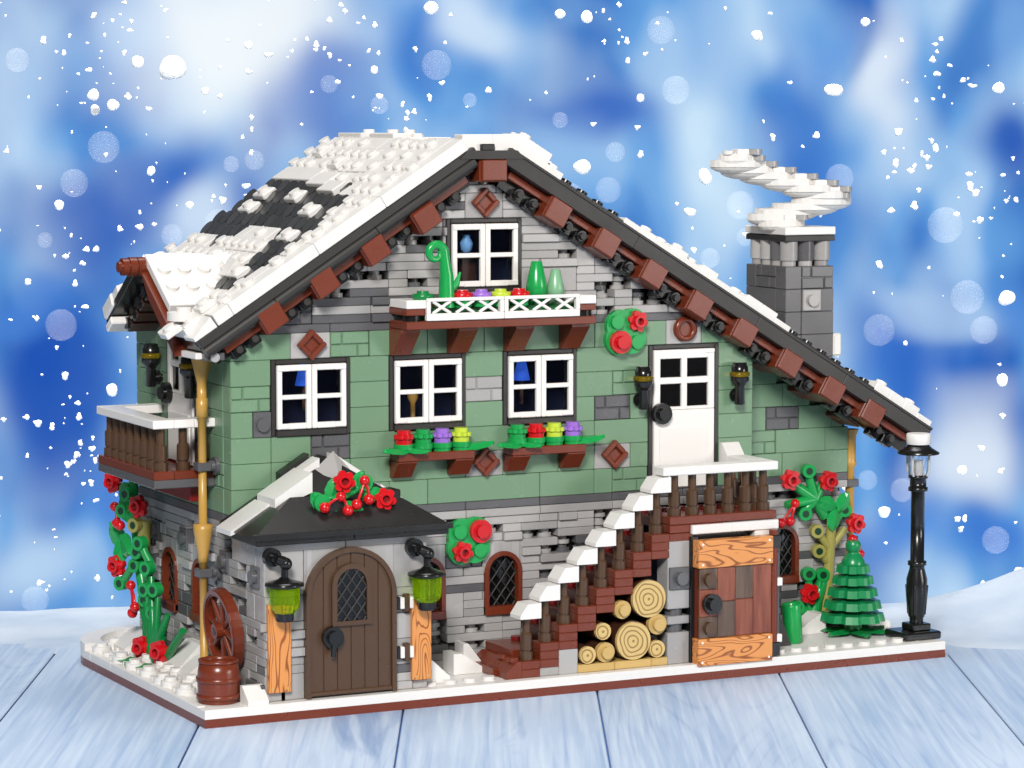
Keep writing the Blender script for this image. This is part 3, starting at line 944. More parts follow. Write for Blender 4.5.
def arched_window(cx, M, yf=0):
    f = MB(M)
    o1 = arc(cx, 5.3, 1.0, n=14); i1 = arc(cx, 5.3, .78, n=14)
    f.strip([(o1[0][0], 3.3)] + o1 + [(o1[-1][0], 3.3)], [(i1[0][0], 3.3)] + i1 + [(i1[-1][0], 3.3)], yf - .1, yf + .8, 'red_brown')
    f.box(cx - 1, cx + 1, yf - .18, yf + .8, 3.2, 3.62, 'red_brown')
    w = f.build('arched_window', CH)
    p = MB(M); p.prism([(cx - .8, 3.5)] + arc(cx, 5.3, .8) + [(cx + .8, 3.5)], yf + .3, yf + .34, 'dark_glass')
    lattice(p, cx - .78, cx + .78, 3.62, 6.1, yf + .22, .52, 'fascia_grey', lambda x, z: z < 5.3 or (x - cx) ** 2 + (z - 5.3) ** 2 < .78 ** 2)
    p.build('lattice_pane', w)
I4 = Matrix.Identity(4)
for a, b in AW: arched_window((a + b) / 2, I4)
arched_window(29, I4, 2)
arched_window(-8.4, ML); arched_window(-4.2, ML)

# ---- white upper door with four panes
def white_door(M, x0, z0, z1, yf, knob, name):
    f = MB(M); x1 = x0 + 4
    f.box(x0, x0 + .24, yf - .04, yf + .9, z0, z1, 'frame_dark'); f.box(x1 - .24, x1, yf - .04, yf + .9, z0, z1, 'frame_dark'); f.box(x0 + .24, x1 - .24, yf - .04, yf + .9, z1 - .22, z1, 'frame_dark')
    d = f.build(name, CH)
    a, b = x0 + .28, x1 - .28; zt = z1 - .26
    s_ = MB(M); ya, yb = yf - .1, yf + .3
    zl = zt - 3.0                                # bottom of the glazed part
    cx = (a + b) / 2
    for p, q in ((a, a + .36), (cx - .16, cx + .16), (b - .36, b)): s_.box(p, q, ya, yb, zl, zt, 'white')
    for p, q in ((zl, zl + .16), ((zl + zt) / 2 - .2, (zl + zt) / 2 + .12), (zt - .45, zt)):
        s_.box(a + .36, cx - .16, ya, yb, p, q, 'white'); s_.box(cx + .16, b - .36, ya, yb, p, q, 'white')
    s_.box(a, b, ya, yb, z0 + .05, zl - .01, 'white', .03)
    s_.box(a + .3, b - .4, ya - .05, ya + .05, z0 + .1, zl - .9, 'white', .04)
    s_.box(b - .55, b - .02, ya - .05, ya + .05, zt - .2, zt - .02, 'white', .03)
    s_.build('door_leaf', d)
    g = MB(M); g.box(a + .3, b - .3, yf + .05, yf + .09, zl, zt - .2, 'dark_glass', .005); g.build('pane', d)
    k = MB(M); kx, kz = knob
    k.cyl((kx, yf - .1, kz), (kx, yf - .4, kz), .52, 'black', n=24); k.cyl((kx, yf - .38, kz), (kx, yf - .62, kz), .3, 'black', n=18); k.build('handle', d)
white_door(I4, 20, 8.8, 16.0, 0, (20.62, 12.6), 'upper_door')
white_door(ML, -8.5, 10.6, 17.2, 0, (-8.0, 13.9), 'balcony_door')

# ---- square and round ornaments
def ornament(x, z, rnd=False):
    mb = MB(T(x, 0, z))
    if rnd:
        mb.lathe((0, 0, 0), [(.62, 0), (.62, .25), (.5, .3), (.38, .3), (.34, .12)], 'red_brown', 24)
        for i in range(len(mb.v)):
            p = mb.v[i] - Vector((x, 0, z)); mb.v[i] = Vector((x + p.x, -p.z, z + p.y))
    else:
        mb.M = T(x, 0, z) @ Matrix.Rotation(math.radians(45), 4, 'Y')
        for q in ((-.53, -.28, -.53, .53), (.28, .53, -.53, .53), (-.28, .28, -.53, -.28), (-.28, .28, .28, .53)): mb.box(q[0], q[1], -.3, -.0, q[2], q[3], 'red_brown', .05)
        mb.box(-.36, .36, -.12, 0, -.36, .36, 'red_brown', .01)
    mb.build('ornament', CH)
for x, z in ((2, 16.65), (11, 23.15), (11.0, 10.7), (18.05, 10.7)): ornament(x, z)
ornament(22, 16.75, True)

# ---- main roof
al = math.atan(LS); ar = math.atan(RS)
MRL = frame((9.6, 0, 25.66), (-math.cos(al), 0, -math.sin(al)), (0, 1, 0), (-math.sin(al), 0, math.cos(al)))
MRR = frame((12.0, 0, 25.68), (math.cos(ar), 0, -math.sin(ar)), (0, 1, 0), (math.sin(ar), 0, math.cos(ar)))
LLEN, RLEN = 16.1, 28.0
def pip(x, y, P):
    c = False; n = len(P); j = n - 1
    for i in range(n):
        if (P[i][1] > y) != (P[j][1] > y) and x < (P[j][0] - P[i][0]) * (y - P[i][1]) / (P[j][1] - P[i][1]) + P[i][0]: c = not c
        j = i
    return c
DARK = [(4.2, 14.6), (3.4, 8.85), (4.6, 3.6), (5.6, 1.9), (7.5, 1.2), (13.2, .9), (13.2, 3.4), (10.9, 4.0), (8.9, 3.8), (8.2, 4.8), (7.6, 6.4), (8.0, 8.6), (9.8, 9.6), (9.6, 11), (8.6, 12.4), (8.6, 14.6)]
def shingle(mb, u, v):
    M0 = mb.M
    mb.M = M0 @ T(u, v, .34) @ Matrix.Rotation(math.radians(17), 4, 'Y')
    mb.cyl((.1, 0, -.05), (.1, 0, .24), .46, 'shingle_lit_black', n=14)
    mb.M = M0
def roof():
    r = MB(); r.M = MRL
    r.box(0, LLEN, -.9, 1.7, -.6, 0, 'black', .02); r.box(0, 13.0, 1.7, 10.8, -.6, 0, 'black', .02); r.box(0, 13.6, 10.8, 14, -.6, 0, 'black', .02)
    r.M = MRR; r.box(0, RLEN, -.9, 14, -.6, 0, 'black', .02)
    r.M = I4; r.prism([(9.2, 25.0), (12.4, 25.0), (12.0, 25.66), (9.6, 25.66)], -.9, 14, 'black')
    ro = r.build('roof', CH)
    # snow on the left slope
    R = random.Random(5); s_ = MB(MRL); d = MB(MRL)
    u = 0
    while u < 14.9:
        L = min(R.choice((3, 4, 5)), 14.9 - u)
        s_.box(u, u + L, -1.28, -.15, .02, .62, 'snow_white', .03, .008); u += L
    for x, y in ((2.5, -.2), (5.5, -.3), (8.2, -.2), (10.6, -.2), (12.4, -.3), (13.8, -.4), (3.9, .1), (6.9, .0)): s_.stud(x, y, .62, 'snow_white')
    for i in range(17):
        j = -0.15
        while j < 13.9:
            Lr = R.choice((2, 3, 4, 4)); L = 0
            CUT = i > 12 and j > 1.2
            if CUT: j += 1; continue
            while L < Lr and j + L < 13.86 and not pip(i + .5, j + L + .5, DARK) and not (i > 12 and j + L > 1.2): L += 1
            if L == 0:
                off = .5 if i % 2 else 0
                for k in (0, .5):
                    pass
                shingle(d, i + .3, j + .2 + .5 * (i % 2))
                j += 1; continue
            if i < 16.2:
                h = .62 if R.random() < .9 else .54
                e = min(i + 1.02, LLEN)
                s_.box(i, e, j, min(j + L, 14), .02, h, 'snow_white', .025, .004)
                for k in range(L):
                    t = R.random()
                    if t < .68: s_.stud(i + .5, j + k + .5, h, 'snow_white')
                    elif t < .71:
                        s_.box(i + .08, i + .95, j + k + .03, j + k + .97, h, h + .28, 'snow_white', .03); s_.stud(i + .5, j + k + .5, h + .28, 'snow_white')
            j += L
    # raised lip above the bare patch
    for (u0, u1, v0, v1) in ((3.0, 4.1, 9, 14.05), (3.4, 4.4, 6.6, 9.0), (4.0, 4.9, 4.6, 6.6)):
        s_.box(u0, u1, v0, v1, .3, .75, 'snow_white', .04)
    for u_, v_ in ((5.3, 12.6), (6.6, 11.9), (5.4, 8.2), (6.5, 4.2), (11.7, 2.4), (8.6, 2.6)):
        s_.box(u_ - .42, u_ + .42, v_ - .72, v_ + .72, .45, .78, 'snow_white', .1)
        s_.stud(u_, v_ - .1, .78, 'snow_white')
    s_.M = MRL
    for q in ((11.6, 3.4),):
        s_.prism([(q[0] - .5, .5), (q[0] + .5, .5), (q[0] + .5, .7), (q[0] - .3, 1.1)], q[1] - .5, q[1] + .5, 'snow_white')
    # eave end bits
    s_.prism([(14.95, .02), (16.2, .02), (16.2, .2), (15.0, .6)], -1.2, .1, 'snow_white')
    s_.M = I4
    s_.cyl((-3.9, .9, 17.9), (-3.9, .9, 18.3), .78, 'snow_white', n=24); s_.cyl((-3.9, .9, 18.3), (-3.9, .9, 18.5), .36, 'snow_white', n=18)
    s_.box(-3.9, -2.9, -.6, 1.6, 16.2, 16.5, 'white', .04)
    # ridge cap
    y = -1.0
    while y < 14:
        L = R.choice((1, 2, 3)); e = min(y + L, 14.2)
        if not (2.0 < y < 3.8):
            h = R.choice((26.2, 26.45, 26.4)); s_.box(9.4, 11.0, y + .02, e - .02, 25.4, h, 'snow_white', .04)
            s_.box(11.0, 12.6, y + .02, e - .02, 25.4, h - R.choice((0, .2)), 'snow_white', .04)
            yy = y + .5
            while yy < e: s_.stud(10.5, yy, h, 'snow_white') if R.random() < .6 else None; yy += 1
        else: s_.box(9.6, 12.4, y + .02, e - .02, 25.4, 25.9, 'black', .04)
        y = e
    s_.M = MRR
    # right slope
    for i in range(28):
        j = -1.0
        while j < 13.9:
            L = min(R.choice((1, 2, 2, 3)), 14 - j)
            front = j < .9
            bare = 3 <= i <= 6 or 18 <= i <= 23
            dark = bare and (front or R.random() < .8) or (not front and R.random() < .2)
            if dark:
                for k in range(int(L)):
                    d.M = MRR; d.box(i, i + 1, j + k, j + k + 1, .0, .14, 'black', .03, .01); d.stud(i + .5, j + k + .5, .14, 'black')
            else:
                h = (.9 if i < 2 else R.choice((.34, .4, .55))) if front else R.choice((.3, .36, .4))
                s_.box(i, i + 1.02, j, j + L, .02, h, 'snow_white', .04, .004)
                for k in range(int(L)):
                    if R.random() < .6: s_.stud(i + .5, j + k + .5, h, 'snow_white')
            j += L
    s_.build('snow_layer', ro); d.build('shingle', ro)
    # verge boards
    f = MB(MRL)
    f.box(-.3, LLEN, -1.3, -.6, -.42, 0, 'fascia_grey', .04); 
    for u0, u1 in ((0, 6), (6, 12), (12, LLEN)):
        f.cyl((u0 + .02, -1.12, -.66), (u1 - .02, -1.12, -.66), .27, 'fascia_grey', n=18)
    f.box(0.2, LLEN - .3, -1.05, -.5, -1.02, -.86, 'fascia_grey', .03)
    f.box(0, LLEN - .1, -1.0, -.4, -.88, -.42, 'fascia_grey', .02)
    f.M = MRR
    for u0, u1 in ((-.2, 8), (8, 16), (16, 22), (22, RLEN)): f.box(u0, u1, -1.3, -.6, -.84, 0, 'fascia_grey', .03, .008)
    f.box(0, RLEN, -1.36, -1.2, -.16, -.02, 'fascia_grey', .03)
    f.M = I4; f.prism([(9.5, 25.64), (12.1, 25.64), (12.5, 25.24), (9.1, 25.24)], -1.38, -.6, 'fascia_grey')
    f.box(10.3, 11.0, -1.2, -.5, 25.64, 25.95, 'black')
    f.build('verge_board', ro)
    # soffit strip, clips, and rafter tails
    f = MB(MRL); c = MB(MRL)
    f.box(.6, LLEN - 1.0, -.75, -.3, -1.42, -1.03, 'red_brown', .03); c.box(.5, LLEN - .5, -.28, 0, -1.7, -.6, 'black', .01)
    f.M = MRR; c.M = MRR
    f.box(.6, RLEN - .6, -.7, -.3, -1.22, -.86, 'red_brown', .03); c.box(.5, RLEN - .3, -.28, 0, -1.75, -.6, 'black', .01)
    def tail(M, u, n=-1.36):
        t = MB(M)
        t.box(u - .64, u + .64, -1.25, .0, n - .58, n + .58, 'red_brown', .06)
        t.box(u - .6, u + .6, -1.42, -1.2, n - .54, n + .54, 'red_brown', .05)
        t.build('rafter_tail', ro)
    def uv_of(M, x, z):
        q = M.inverted() @ Vector((x, -1.3, z)); return q.x, q.z
    U1 = []; U2 = []
    for x, z in ((7.4, 22.5), (4.78, 21.06), (2.2, 19.59), (-.39, 18.05)):
        u, n = uv_of(MRL, x, z); tail(MRL, u, n); U1.append(u)
    for x, z in ((14.3, 22.68), (16.97, 21.15), (19.57, 19.59), (22.16, 18.0), (24.74, 16.58), (27.37, 14.94), (29.93, 13.48), (32.34, 12.2)):
        u, n = uv_of(MRR, x, z); tail(MRR, u, n); U2.append(u)
    for M, U, lim in ((MRL, U1, LLEN), (MRR, U2, RLEN)):
        c.M = M
        for u in U + [U[-1] + 3.05]:
            for q in (-1.05, -1.95):
                if u + q > .8 and u + q < lim - .4:
                    c.cyl((u + q, -.7, -1.58), (u + q, -.1, -1.58), .27, 'black', n=14); c.cyl((u + q, -.86, -1.58), (u + q, -.68, -1.58), .17, 'fascia_grey', n=10)
                    c.box(u + q - .34, u + q + .34, -.55, 0, -1.95, -1.45, 'black', .04)
    t = MB(); t.box(10.15, 11.65, -1.25, 0, 24.15, 25.25, 'red_brown', .06); t.box(10.25, 11.55, -1.4, -1.2, 24.22, 25.2, 'red_brown', .05); t.build('rafter_tail', ro)
    f.M = MRR                         # long beams under the deep right-hand overhang
    f.M = I4
    f.build('soffit', ro); c.build('roof_clip', ro)
    b = MB(MRR)
    for u in [q for q in U2 if q > 16]: b.box(u - .5, u + .5, .05, 1.98, -1.8, -1.2, 'red_brown', .04)
    b.box(16.8, RLEN - 1.5, .1, 2.0, -1.2, -.62, 'black', .02)
    b.build('eave_beam', ro)
    g = MB(); g.box(-3.6, -2.6, -.9, -.1, 16.15, 16.5, 'dark_grey'); g.cyl((-3.1, -1.0, 16.3), (-3.1, .2, 16.3), .22, 'light_grey', n=14); g.build('gutter', ro)
roof()

# ---- little cross gable over the left balcony
def dormer():
    a = math.radians(33); yr, zr = 6.2, 20.45
    MF = frame((0, yr, zr), (0, -math.cos(a), -math.sin(a)), (1, 0, 0), (0, -math.sin(a), math.cos(a)))   # X down the near slope, Y = +x, Z = out
    MBk = frame((0, yr, zr), (0, math.cos(a), -math.sin(a)), (1, 0, 0), (0, math.sin(a), math.cos(a)))
    r = MB(MF); r.box(0, 5.3, -3.6, 2.0, -.5, -.02, 'black', .03)
    r.M = MBk; r.box(0, 5.3, -4.4, 2.0, -.5, -.02, 'black', .03)
    d = r.build('dormer', CH)
    s_ = MB(MF); s_.box(.05, 4.15, -4.0, -1.0, 0, .4, 'snow_white', .04); s_.box(.05, 4.1, -1.0, 2.0, 0, .3, 'snow_white', .04)
    for i in range(3):
        for x in (1.4, 2.75): s_.cyl((x, -3.45 + i, .38), (x, -3.45 + i, .56), .32, 'snow_white', n=18)
    s_.M = MBk
    R = random.Random(9)
    for i in range(5):
        for j in range(6):
            if R.random() < .7 and (j > 0 or i > 1):
                s_.box(i, i + 1, -4.4 + j, -3.4 + j, 0, .4, 'snow_white', .05); s_.stud(i + .5, -3.9 + j, .4, 'snow_white')
    s_.box(3.8, 5.3, -4.5, -3.2, -.3, .45, 'snow_white', .1); s_.box(4.4, 5.3, -4.5, -3.4, -.95, -.55, 'white', .06)
    s_.build('snow_layer', d)
    g = MB()
    # bargeboards: tapered brown slabs each side of the opening
    def barge(s, x0, x1):
        c, n = math.cos(a), math.sin(a)
        P = [(0.0, -.45), (4.6, -.45), (5.0, -1.2), (4.5, -2.1), (0.6, -1.7)] if s < 0 else [(0.0, -.45), (4.6, -.45), (4.4, -1.0), (0.6, -1.2)]
        g.prism([(yr + s * (u * c - w * -n * -1), zr - u * n + w * c) for u, w in P], x0, x1, 'red_brown', 'x')
    barge(-1, -4.25, -2.9); barge(1, -3.7, -3.2)
    c, n = math.cos(a), math.sin(a)
    g.prism([(yr - (u * c) , zr - u * n + w * c) for u, w in [(.3, -.5), (5.2, -.5), (5.0, -.95), (.7, -.85)]], -4.15, -3.9, 'red_brown', 'x')
    g.box(-3.9, -2, yr - .6, yr + .6, zr - 1.1, zr - .4, 'dark_brown', .04)
    g.build('bargeboard', d)
    b = MB(MBk)
    for i in range(5): b.box(i + .1, i + .9, -3.6, -2.1, -1.2, -.5, 'bark_shade', .05); b.cyl((i + .5, -3.75, -.9), (i + .5, -3.4, -.9), .3, 'black', n=12)
    b.build('soffit', d)
    l = MB()
    for x0, x1, rr in ((-4.35, -3.4, .46), (-4.75, -4.4, .46), (-5.1, -4.8, .42), (-5.28, -5.05, .26), (-4.85, -4.3, .36)): l.cyl((x0, yr - .1, zr - .3), (x1, yr - .1, zr - .3), rr, 'red_brown', n=22)
    l.build('ridge_log', d)
    w = MB(ML); w.prism([(-9.5, 17.2), (-3.0, 17.2), (-yr, 19.6)], .05, .9, 'sand_green'); w.build('dormer_wall', d)
dormer()

# ---- chimney
def chimney():
    x0, x1, y0, y1 = 30.95, 33.95, 5, 9
    mb = MB()
    R = random.Random(4); z = 12.2
    while z < 18.95:
        r = round((z - 12.2) / 1.2)
        if r == 5:
            masonry(mb, x0 + 1, x1, z, y0, 'dark_grey'); mb.box(x0, x0 + 1, y0, y0 + 1, z, z + 1.2, 'dark_grey', .03, .012)
        else:
            mb.box(x0, x0 + 1, y0, y0 + 1, z, z + 1.2, 'dark_grey', .03, .012); mb.box(x0 + 1, x1, y0, y0 + 1, z, z + 1.2, 'dark_grey', .03, .012)
        z += 1.2
    mb.cyl((x0 + 1.6, y0, 17.6), (x0 + 1.6, y0 - .3, 17.6), .32, 'light_grey'); mb.box(x0 + 1.05, x0 + 2.15, y0 - .12, y0 + .1, 17.05, 18.15, 'light_grey', .04)
    M2 = frame((x0, 0, 0), (0, -1, 0), (1, 0, 0), (0, 0, 1)); mb.M = M2; z = 12.2
    while z < 18.95:
        r = round((z - 12.2) / 1.2)
        if r == 5:
            masonry(mb, -y0 - 3, -y0 - 1, z, 0, 'dark_grey'); mb.box(-y1, -y0 - 3, 0, 1, z, z + 1.2, 'dark_grey', .03, .012)
        else:
            mb.box(-y1, -y0 - 1, 0, 1, z, z + 1.2, 'dark_grey', .03, .012)
        z += 1.2
    mb.M = I4
    mb.box(x0 + 1.02, x1 - .02, y0 + 1.02, y1 - .02, 11.0, 19.38, 'dark_grey')
    ch = mb.build('chimney', CH)
    f = MB()
    for x in (x0 + .5, x0 + 1.5, x0 + 2.5):
        for y in (y0 + .5, y0 + 1.5, y0 + 2.5, y0 + 3.5):
            if x == x0 + 1.5 and y not in (y0 + .5, y0 + 3.5): continue
            f.cyl((x, y, 19.4), (x, y, 19.7), .38, 'light_grey', n=16); f.cyl((x, y, 19.7), (x, y, 20.7), .47, R.choice(('light_grey', 'dark_grey', 'light_grey')), n=18)
    f.build('flue', ch)
    c = MB(); c.box(x0 - .03, x1 + .03, y0 - .03, y1 + .03, 20.7, 21.02, 'fascia_grey'); c.box(x0 - .05, x1 + .05, y0 - .05, y1 + .05, 21.04, 21.45, 'snow_white')
    c.build('cap', ch)
    s_ = MB(); s_.box(33.95, 34.5, 5, 6, 14.6, 15.8, 'snow_white', .1); s_.box(33.4, 34.6, 4.6, 6.4, 13.1, 13.9, 'snow_white', .1); s_.build('snow_patch', ch)
chimney()

# ---- left balcony
def balcony():
    x0, x1, y0, y1 = -5.0, -2.0, 2.1, 10.2
    d = MB(); d.box(x0, x1, y0, y1, 10.0, 10.4, 'dark_grey'); 
    d.box(x0, x0 + 1, y0, y1, 10.4, 10.8, 'red_brown', .03, .0); d.box(x0 + 1.01, x1, y0, y0 + 1, 10.4, 10.8, 'red_brown'); d.box(x0 + 1.01, x1, y1 - 1, y1, 10.4, 10.8, 'red_brown')
    d.box(x0 + 1.01, x1, y0 + 1.01, y1 - 1.01, 10.4, 10.6, 'dark_red', .02); d.box(-2.9, -2, 3, 9, 9.2, 10.0, 'dark_red')
    bo = d.build('balcony', CH)
    r = MB(); r.box(x0 - .04, x0 + 1, y0 - .04, y1 + .04, 12.8, 13.2, 'white'); r.box(x0 + 1.01, x0 + 2, y0 - .04, y0 + 1, 12.8, 13.2, 'white'); r.box(x0 + 2.01, x1 + .1, y0 - .04, y0 + 1, 12.8, 13.2, 'white'); r.box(x0 + 1.01, x1, y1 - 1, y1 + .04, 12.8, 13.2, 'white')
    r.build('rail', bo)
    P = [(x0 + .5, y0 + .5 + k * 1.02) for k in range(8)] + [(x0 + 1.6, y0 + .5), (x0 + 2.6, y0 + .5), (x0 + 1.6, y1 - .5), (x0 + 2.6, y1 - .5)]
    for x, y in P:
        b = MB(); baluster(b, x, y, 10.8, 2.0); b.build('baluster', bo)
def baluster(mb, x, y, z, h, m='dark_brown'):
    mb.cyl((x, y, z), (x, y, z + h * .19), .34, m, n=10); mb.cyl((x, y, z + h * .19), (x, y, z + h * .23), .24, m, n=10)
    mb.cyl((x, y, z + h * .23), (x, y, z + h * .58), .29, m, n=10); mb.cyl((x, y, z + h * .58), (x, y, z + h * .63), .29, m, .21, n=10); mb.cyl((x, y, z + h * .63), (x, y, z + h), .2, m, n=10)
balcony()

# ---- drain pipes
def downpipe(pts, name='downpipe'):
    d = MB()
    for fn in pts: fn(d)
    return d.build(name, CH)
def pipe_left():
    x, y = -2.75, 1.75
    d = MB(); d.M = T(x, y, 0)
    d.lathe((0, 0, 0), [(.19, .8), (.25, .8), (.25, 1.5), (.19, 1.52), (.19, 6.5), (.24, 6.5), (.24, 6.8), (.46, 8.0), (.46, 8.3), (.2, 8.32), (.2, 13.3), (.28, 13.32), (.28, 14.2), (.23, 14.22), (.23, 14.9), (.5, 16.1), (.5, 16.4)], 'gold', 14)
    p = d.build('downpipe', CH)
    for z in (6.0, 11.0):
        c = MB(); c.box(x - .34, x + .34, y - .34, y + .34, z - .2, z + .2, 'dark_grey'); c.cyl((x + .3, y, z), (-1.9, y, z), .25, 'dark_grey'); c.cyl((-2.2, y, z), (-2.0, y, z), .42, 'dark_grey')
        c.build('clip', p)
pipe_left()
def pipe_right():
    x, y = 33.35, 2.35
    d = MB(); d.M = T(x, y, 0); d.lathe((0, 0, 0), [(.24, .8), (.24, 9.0), (.34, 9.1), (.34, 9.3), (.3, 9.4), (.3, 10.6), (.45, 11.0)], 'gold', 14)
    d.M = I4
    p = d.build('downpipe', CH)
    for z in (5.2, 8.2):
        c = MB(); c.box(x - .35, x + .35, y - .35, y + .35, z - .2, z + .2, 'dark_grey'); c.build('clip', p)
pipe_right()

# =========================================================== STAIR, FIREWOOD, CELLAR DOOR
def stairs():
    t = thing('staircase', 'brown outdoor staircase with white topped railing up to the white door', 'staircase', (18, -2, .8))
    s_ = MB()
    for k in range(8):
        zt = 1.6 + .8 * k; x = 11 + k
        for p in range(3):
            za = zt - .4 * (p + 1)
            if za < .79: continue
            L = 2 if p == 0 and k < 7 else 1
            s_.box(x, x + 1, -4, -3, za, za + .4, 'red_brown', .03, .003)
    s_.build('stringer', t)
    for k in range(8):
        zt = 1.6 + .8 * k; x = 11 + k
        b = MB(); b.box(x - (1.0 if k < 2 else 0), x + 1, -3, 0 - .06, max(.8, zt - 1.2), zt - .4, 'red_brown', .03)
        for yy in (-2.5, -1.5, -.5): b.stud(x + .5, yy, zt - .4, 'dark_red')
        b.build('step', t)
    b = MB(); b.prism([(10.2, .8), (11, .8), (11, 1.6), (10.8, 1.6), (10.2, 1.1)], -3.98, -.1, 'red_brown')
    for yy in (-3.4, -2.4): b.stud(10.85, yy, 1.55, 'red_brown')
    b.build('step', t)
    l = MB(); l.box(19, 25, -4, -3, 7.6, 8.0, 'red_brown', .03); l.box(19, 22, -4, -3, 7.2, 7.58, 'red_brown', .03); l.box(19, 20.3, -4, -3, 6.8, 7.18, 'red_brown', .03)
    l.box(19, 25, -3, -.06, 7.3, 7.8, 'red_brown', .03); l.box(24, 25, -3, -.06, 7.8, 8.0, 'red_brown', .03)
    for x in range(19, 24):
        for yy in (-2.5, -1.5, -.5): l.stud(x + .5, yy, 7.8, 'dark_red')
    l.build('landing', t)
    for k in range(8):
        b = MB(); baluster(b, 11.5 + k, -3.5, 1.6 + .8 * k, 2.1); b.build('baluster', t)
        c = MB(); z = 3.72 + .8 * k; x = 11 + k
        z -= .1; c.prism([(x - .1, z), (x + 1, z), (x + 1, z + .74), (x + .28, z + .7), (x - .1, z + .16)], -4.1, -3.0, 'snow_white')
        c.build('rail_cap', t)
    for x in (19.5, 20.5, 21.5, 22.5, 23.5, 24.5): b = MB(); baluster(b, x, -3.5, 8.0, 2.0); b.build('baluster', t)
    for yy in (-2.5, -1.5, -.5): b = MB(); baluster(b, 24.5, yy, 8.0, 2.0); b.build('baluster', t)
    r = MB(); r.box(18.6, 25.05, -4.06, -3.0, 10.0, 10.42, 'snow_white'); r.box(24.0, 25.05, -2.99, -.9, 10.0, 10.42, 'snow_white')
    r.prism([(-.9, 10.0), (0 - .1, 10.0), (-.1, 11.0), (-.35, 11.0), (-.9, 10.42)], 24.0, 25.0, 'snow_white', 'x')
    r.build('rail', t)
    w = MB()
    w.box(12, 13, -4, -3, .8, 1.2, 'light_grey'); w.box(13, 14, -4, -3, .8, 1.99, 'light_grey', .02)
    for za, zb in ((.8, 2.35), (2.75, 3.15), (3.5, 5.0)): w.box(18.9, 20.1, -4, -2.9, za, zb, 'light_grey')
    for z in (2.35, 3.15): w.cyl((19.5, -3.45, z), (19.5, -3.45, z + .4), .45, 'dark_grey'); w.box(19.0, 20.1, -3.2, -2.9, z, z + .4, 'black', .01)
    w.box(18.9, 20.1, -4, -2.9, 4.95, 6.8, 'light_grey')
    w.box(18.95, 20.05, -4.12, -3.9, 4.45, 5.55, 'dark_grey'); w.cyl((19.55, -4.1, 5.0), (19.55, -4.36, 5.0), .32, 'dark_grey')
    w.box(24.3, 25, -3.9, -.1, .8, 7.3, 'dark_grey'); w.box(20.1, 24.3, -1.2, -1.0, .8, 7.2, 'black', .01); w.prism([(13.2, .8), (18.9, .8), (18.9, 6.6), (13.2, 2.2)], -1.3, -1.1, 'black')  # black boards stand in for the shade in the hollow under the stair
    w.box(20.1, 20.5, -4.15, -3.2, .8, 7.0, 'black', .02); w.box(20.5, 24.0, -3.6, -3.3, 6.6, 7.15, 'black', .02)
    w.build('stair_wall', t)
    w = MB()
    w.box(20.15, 22.4, -4.2, -3.2, 7.1, 7.55, 'snow_white'); w.box(22.4, 25.02, -4.2, -3.2, 7.1, 7.55, 'snow_white'); w.box(23.7, 25.0, -4.12, -3.2, 6.5, 7.1, 'snow_white')
    w.build('lintel', t)
    f = MB()
    for a, b in ((14, 16), (16, 18), (18, 18.9)): f.box(a, b, -4.02, -1.5, .8, 1.2, 'tan', .03, .01)
    f.build('log_shelf', t)
    # cellar door standing just proud of the wall
    d = MB(); x0, x1, y = 20.3, 24.35, -4.55
    d.box(x0, x1, y, y + .5, .75, 6.75, 'red_brown', .02)
    do = d.build('cellar_door', t)
    for za, zb in ((.72, 2.05), (5.5, 6.85)):
        b = MB(); b.box(x0 - .12, x1 + .02, y - .22, y + .4, za, zb, 'level_wood_print', .03)
        for xx in (x0 + .1, x1 - .2):
            for zz in (za + .18, zb - .18): b.cyl((xx, y - .21, zz), (xx, y - .25, zz), .06, 'white', n=10)
        b.build('door_board', do)
    b = MB(); za, zb = 2.06, 5.49; zm = 3.55
    b.box(x0 + 0, x0 + 1, y - .1, y + .1, za, za + 1.05, 'plank_dark', .03); b.box(x0 + 0, x0 + 1, y - .1, y + .1, zb - 1.05, zb, 'plank_dark', .03); b.box(x0 + 0, x0 + 1, y - .12, y + .1, za + 1.05, zb - 1.05, 'plank_red', .03)
    b.box(x0 + 1, x0 + 2, y - .1, y + .1, za, zm + .25, 'plank_dark', .03); b.box(x0 + 1, x0 + 2, y - .1, y + .1, zm + .27, zb, 'plank_red', .03)
    b.box(x0 + 2, x0 + 3, y - .1, y + .1, za, zm + .3, 'plank_red', .03); b.box(x0 + 2, x0 + 3, y - .1, y + .1, zm + .32, zb, 'plank_dark', .03)
    b.box(x0 + 3, x1, y - .1, y + .1, za, zb, 'plank_red', .03)
    for z in (za + .5, zb - .55): b.cyl((x0 + .5, y - .05, z), (x0 + .5, y - .4, z), .32, 'dark_brown', n=18)
    b.build('plank', do)
    h = MB(); h.cyl((x0 + .62, y - .05, 3.75), (x0 + .62, y - .35, 3.75), .5, 'black', n=24); h.cyl((x0 + .62, y - .33, 3.75), (x0 + .62, y - .6, 3.75), .32, 'black', n=18); h.build('handle', do)
    h = MB(); hx = 24.62
    h.cyl((hx, y + .2, 1.0), (hx, y + .2, 7.1), .22, 'red_brown', n=14)
    for z in (1.0, 6.3): h.box(hx - .25, hx + .3, y - .05, y + .45, z - .1, z + .55, 'black')
    for z in (1.7, 4.5): h.box(hx - .35, hx + .5, y + .1, y + .6, z - .2, z + .2, 'white')
    h.cyl((hx + .45, y + .6, 1.4), (hx + .45, y + .6, 6.2), .14, 'dark_grey', n=10)
    h.build('hinge', do)
stairs()

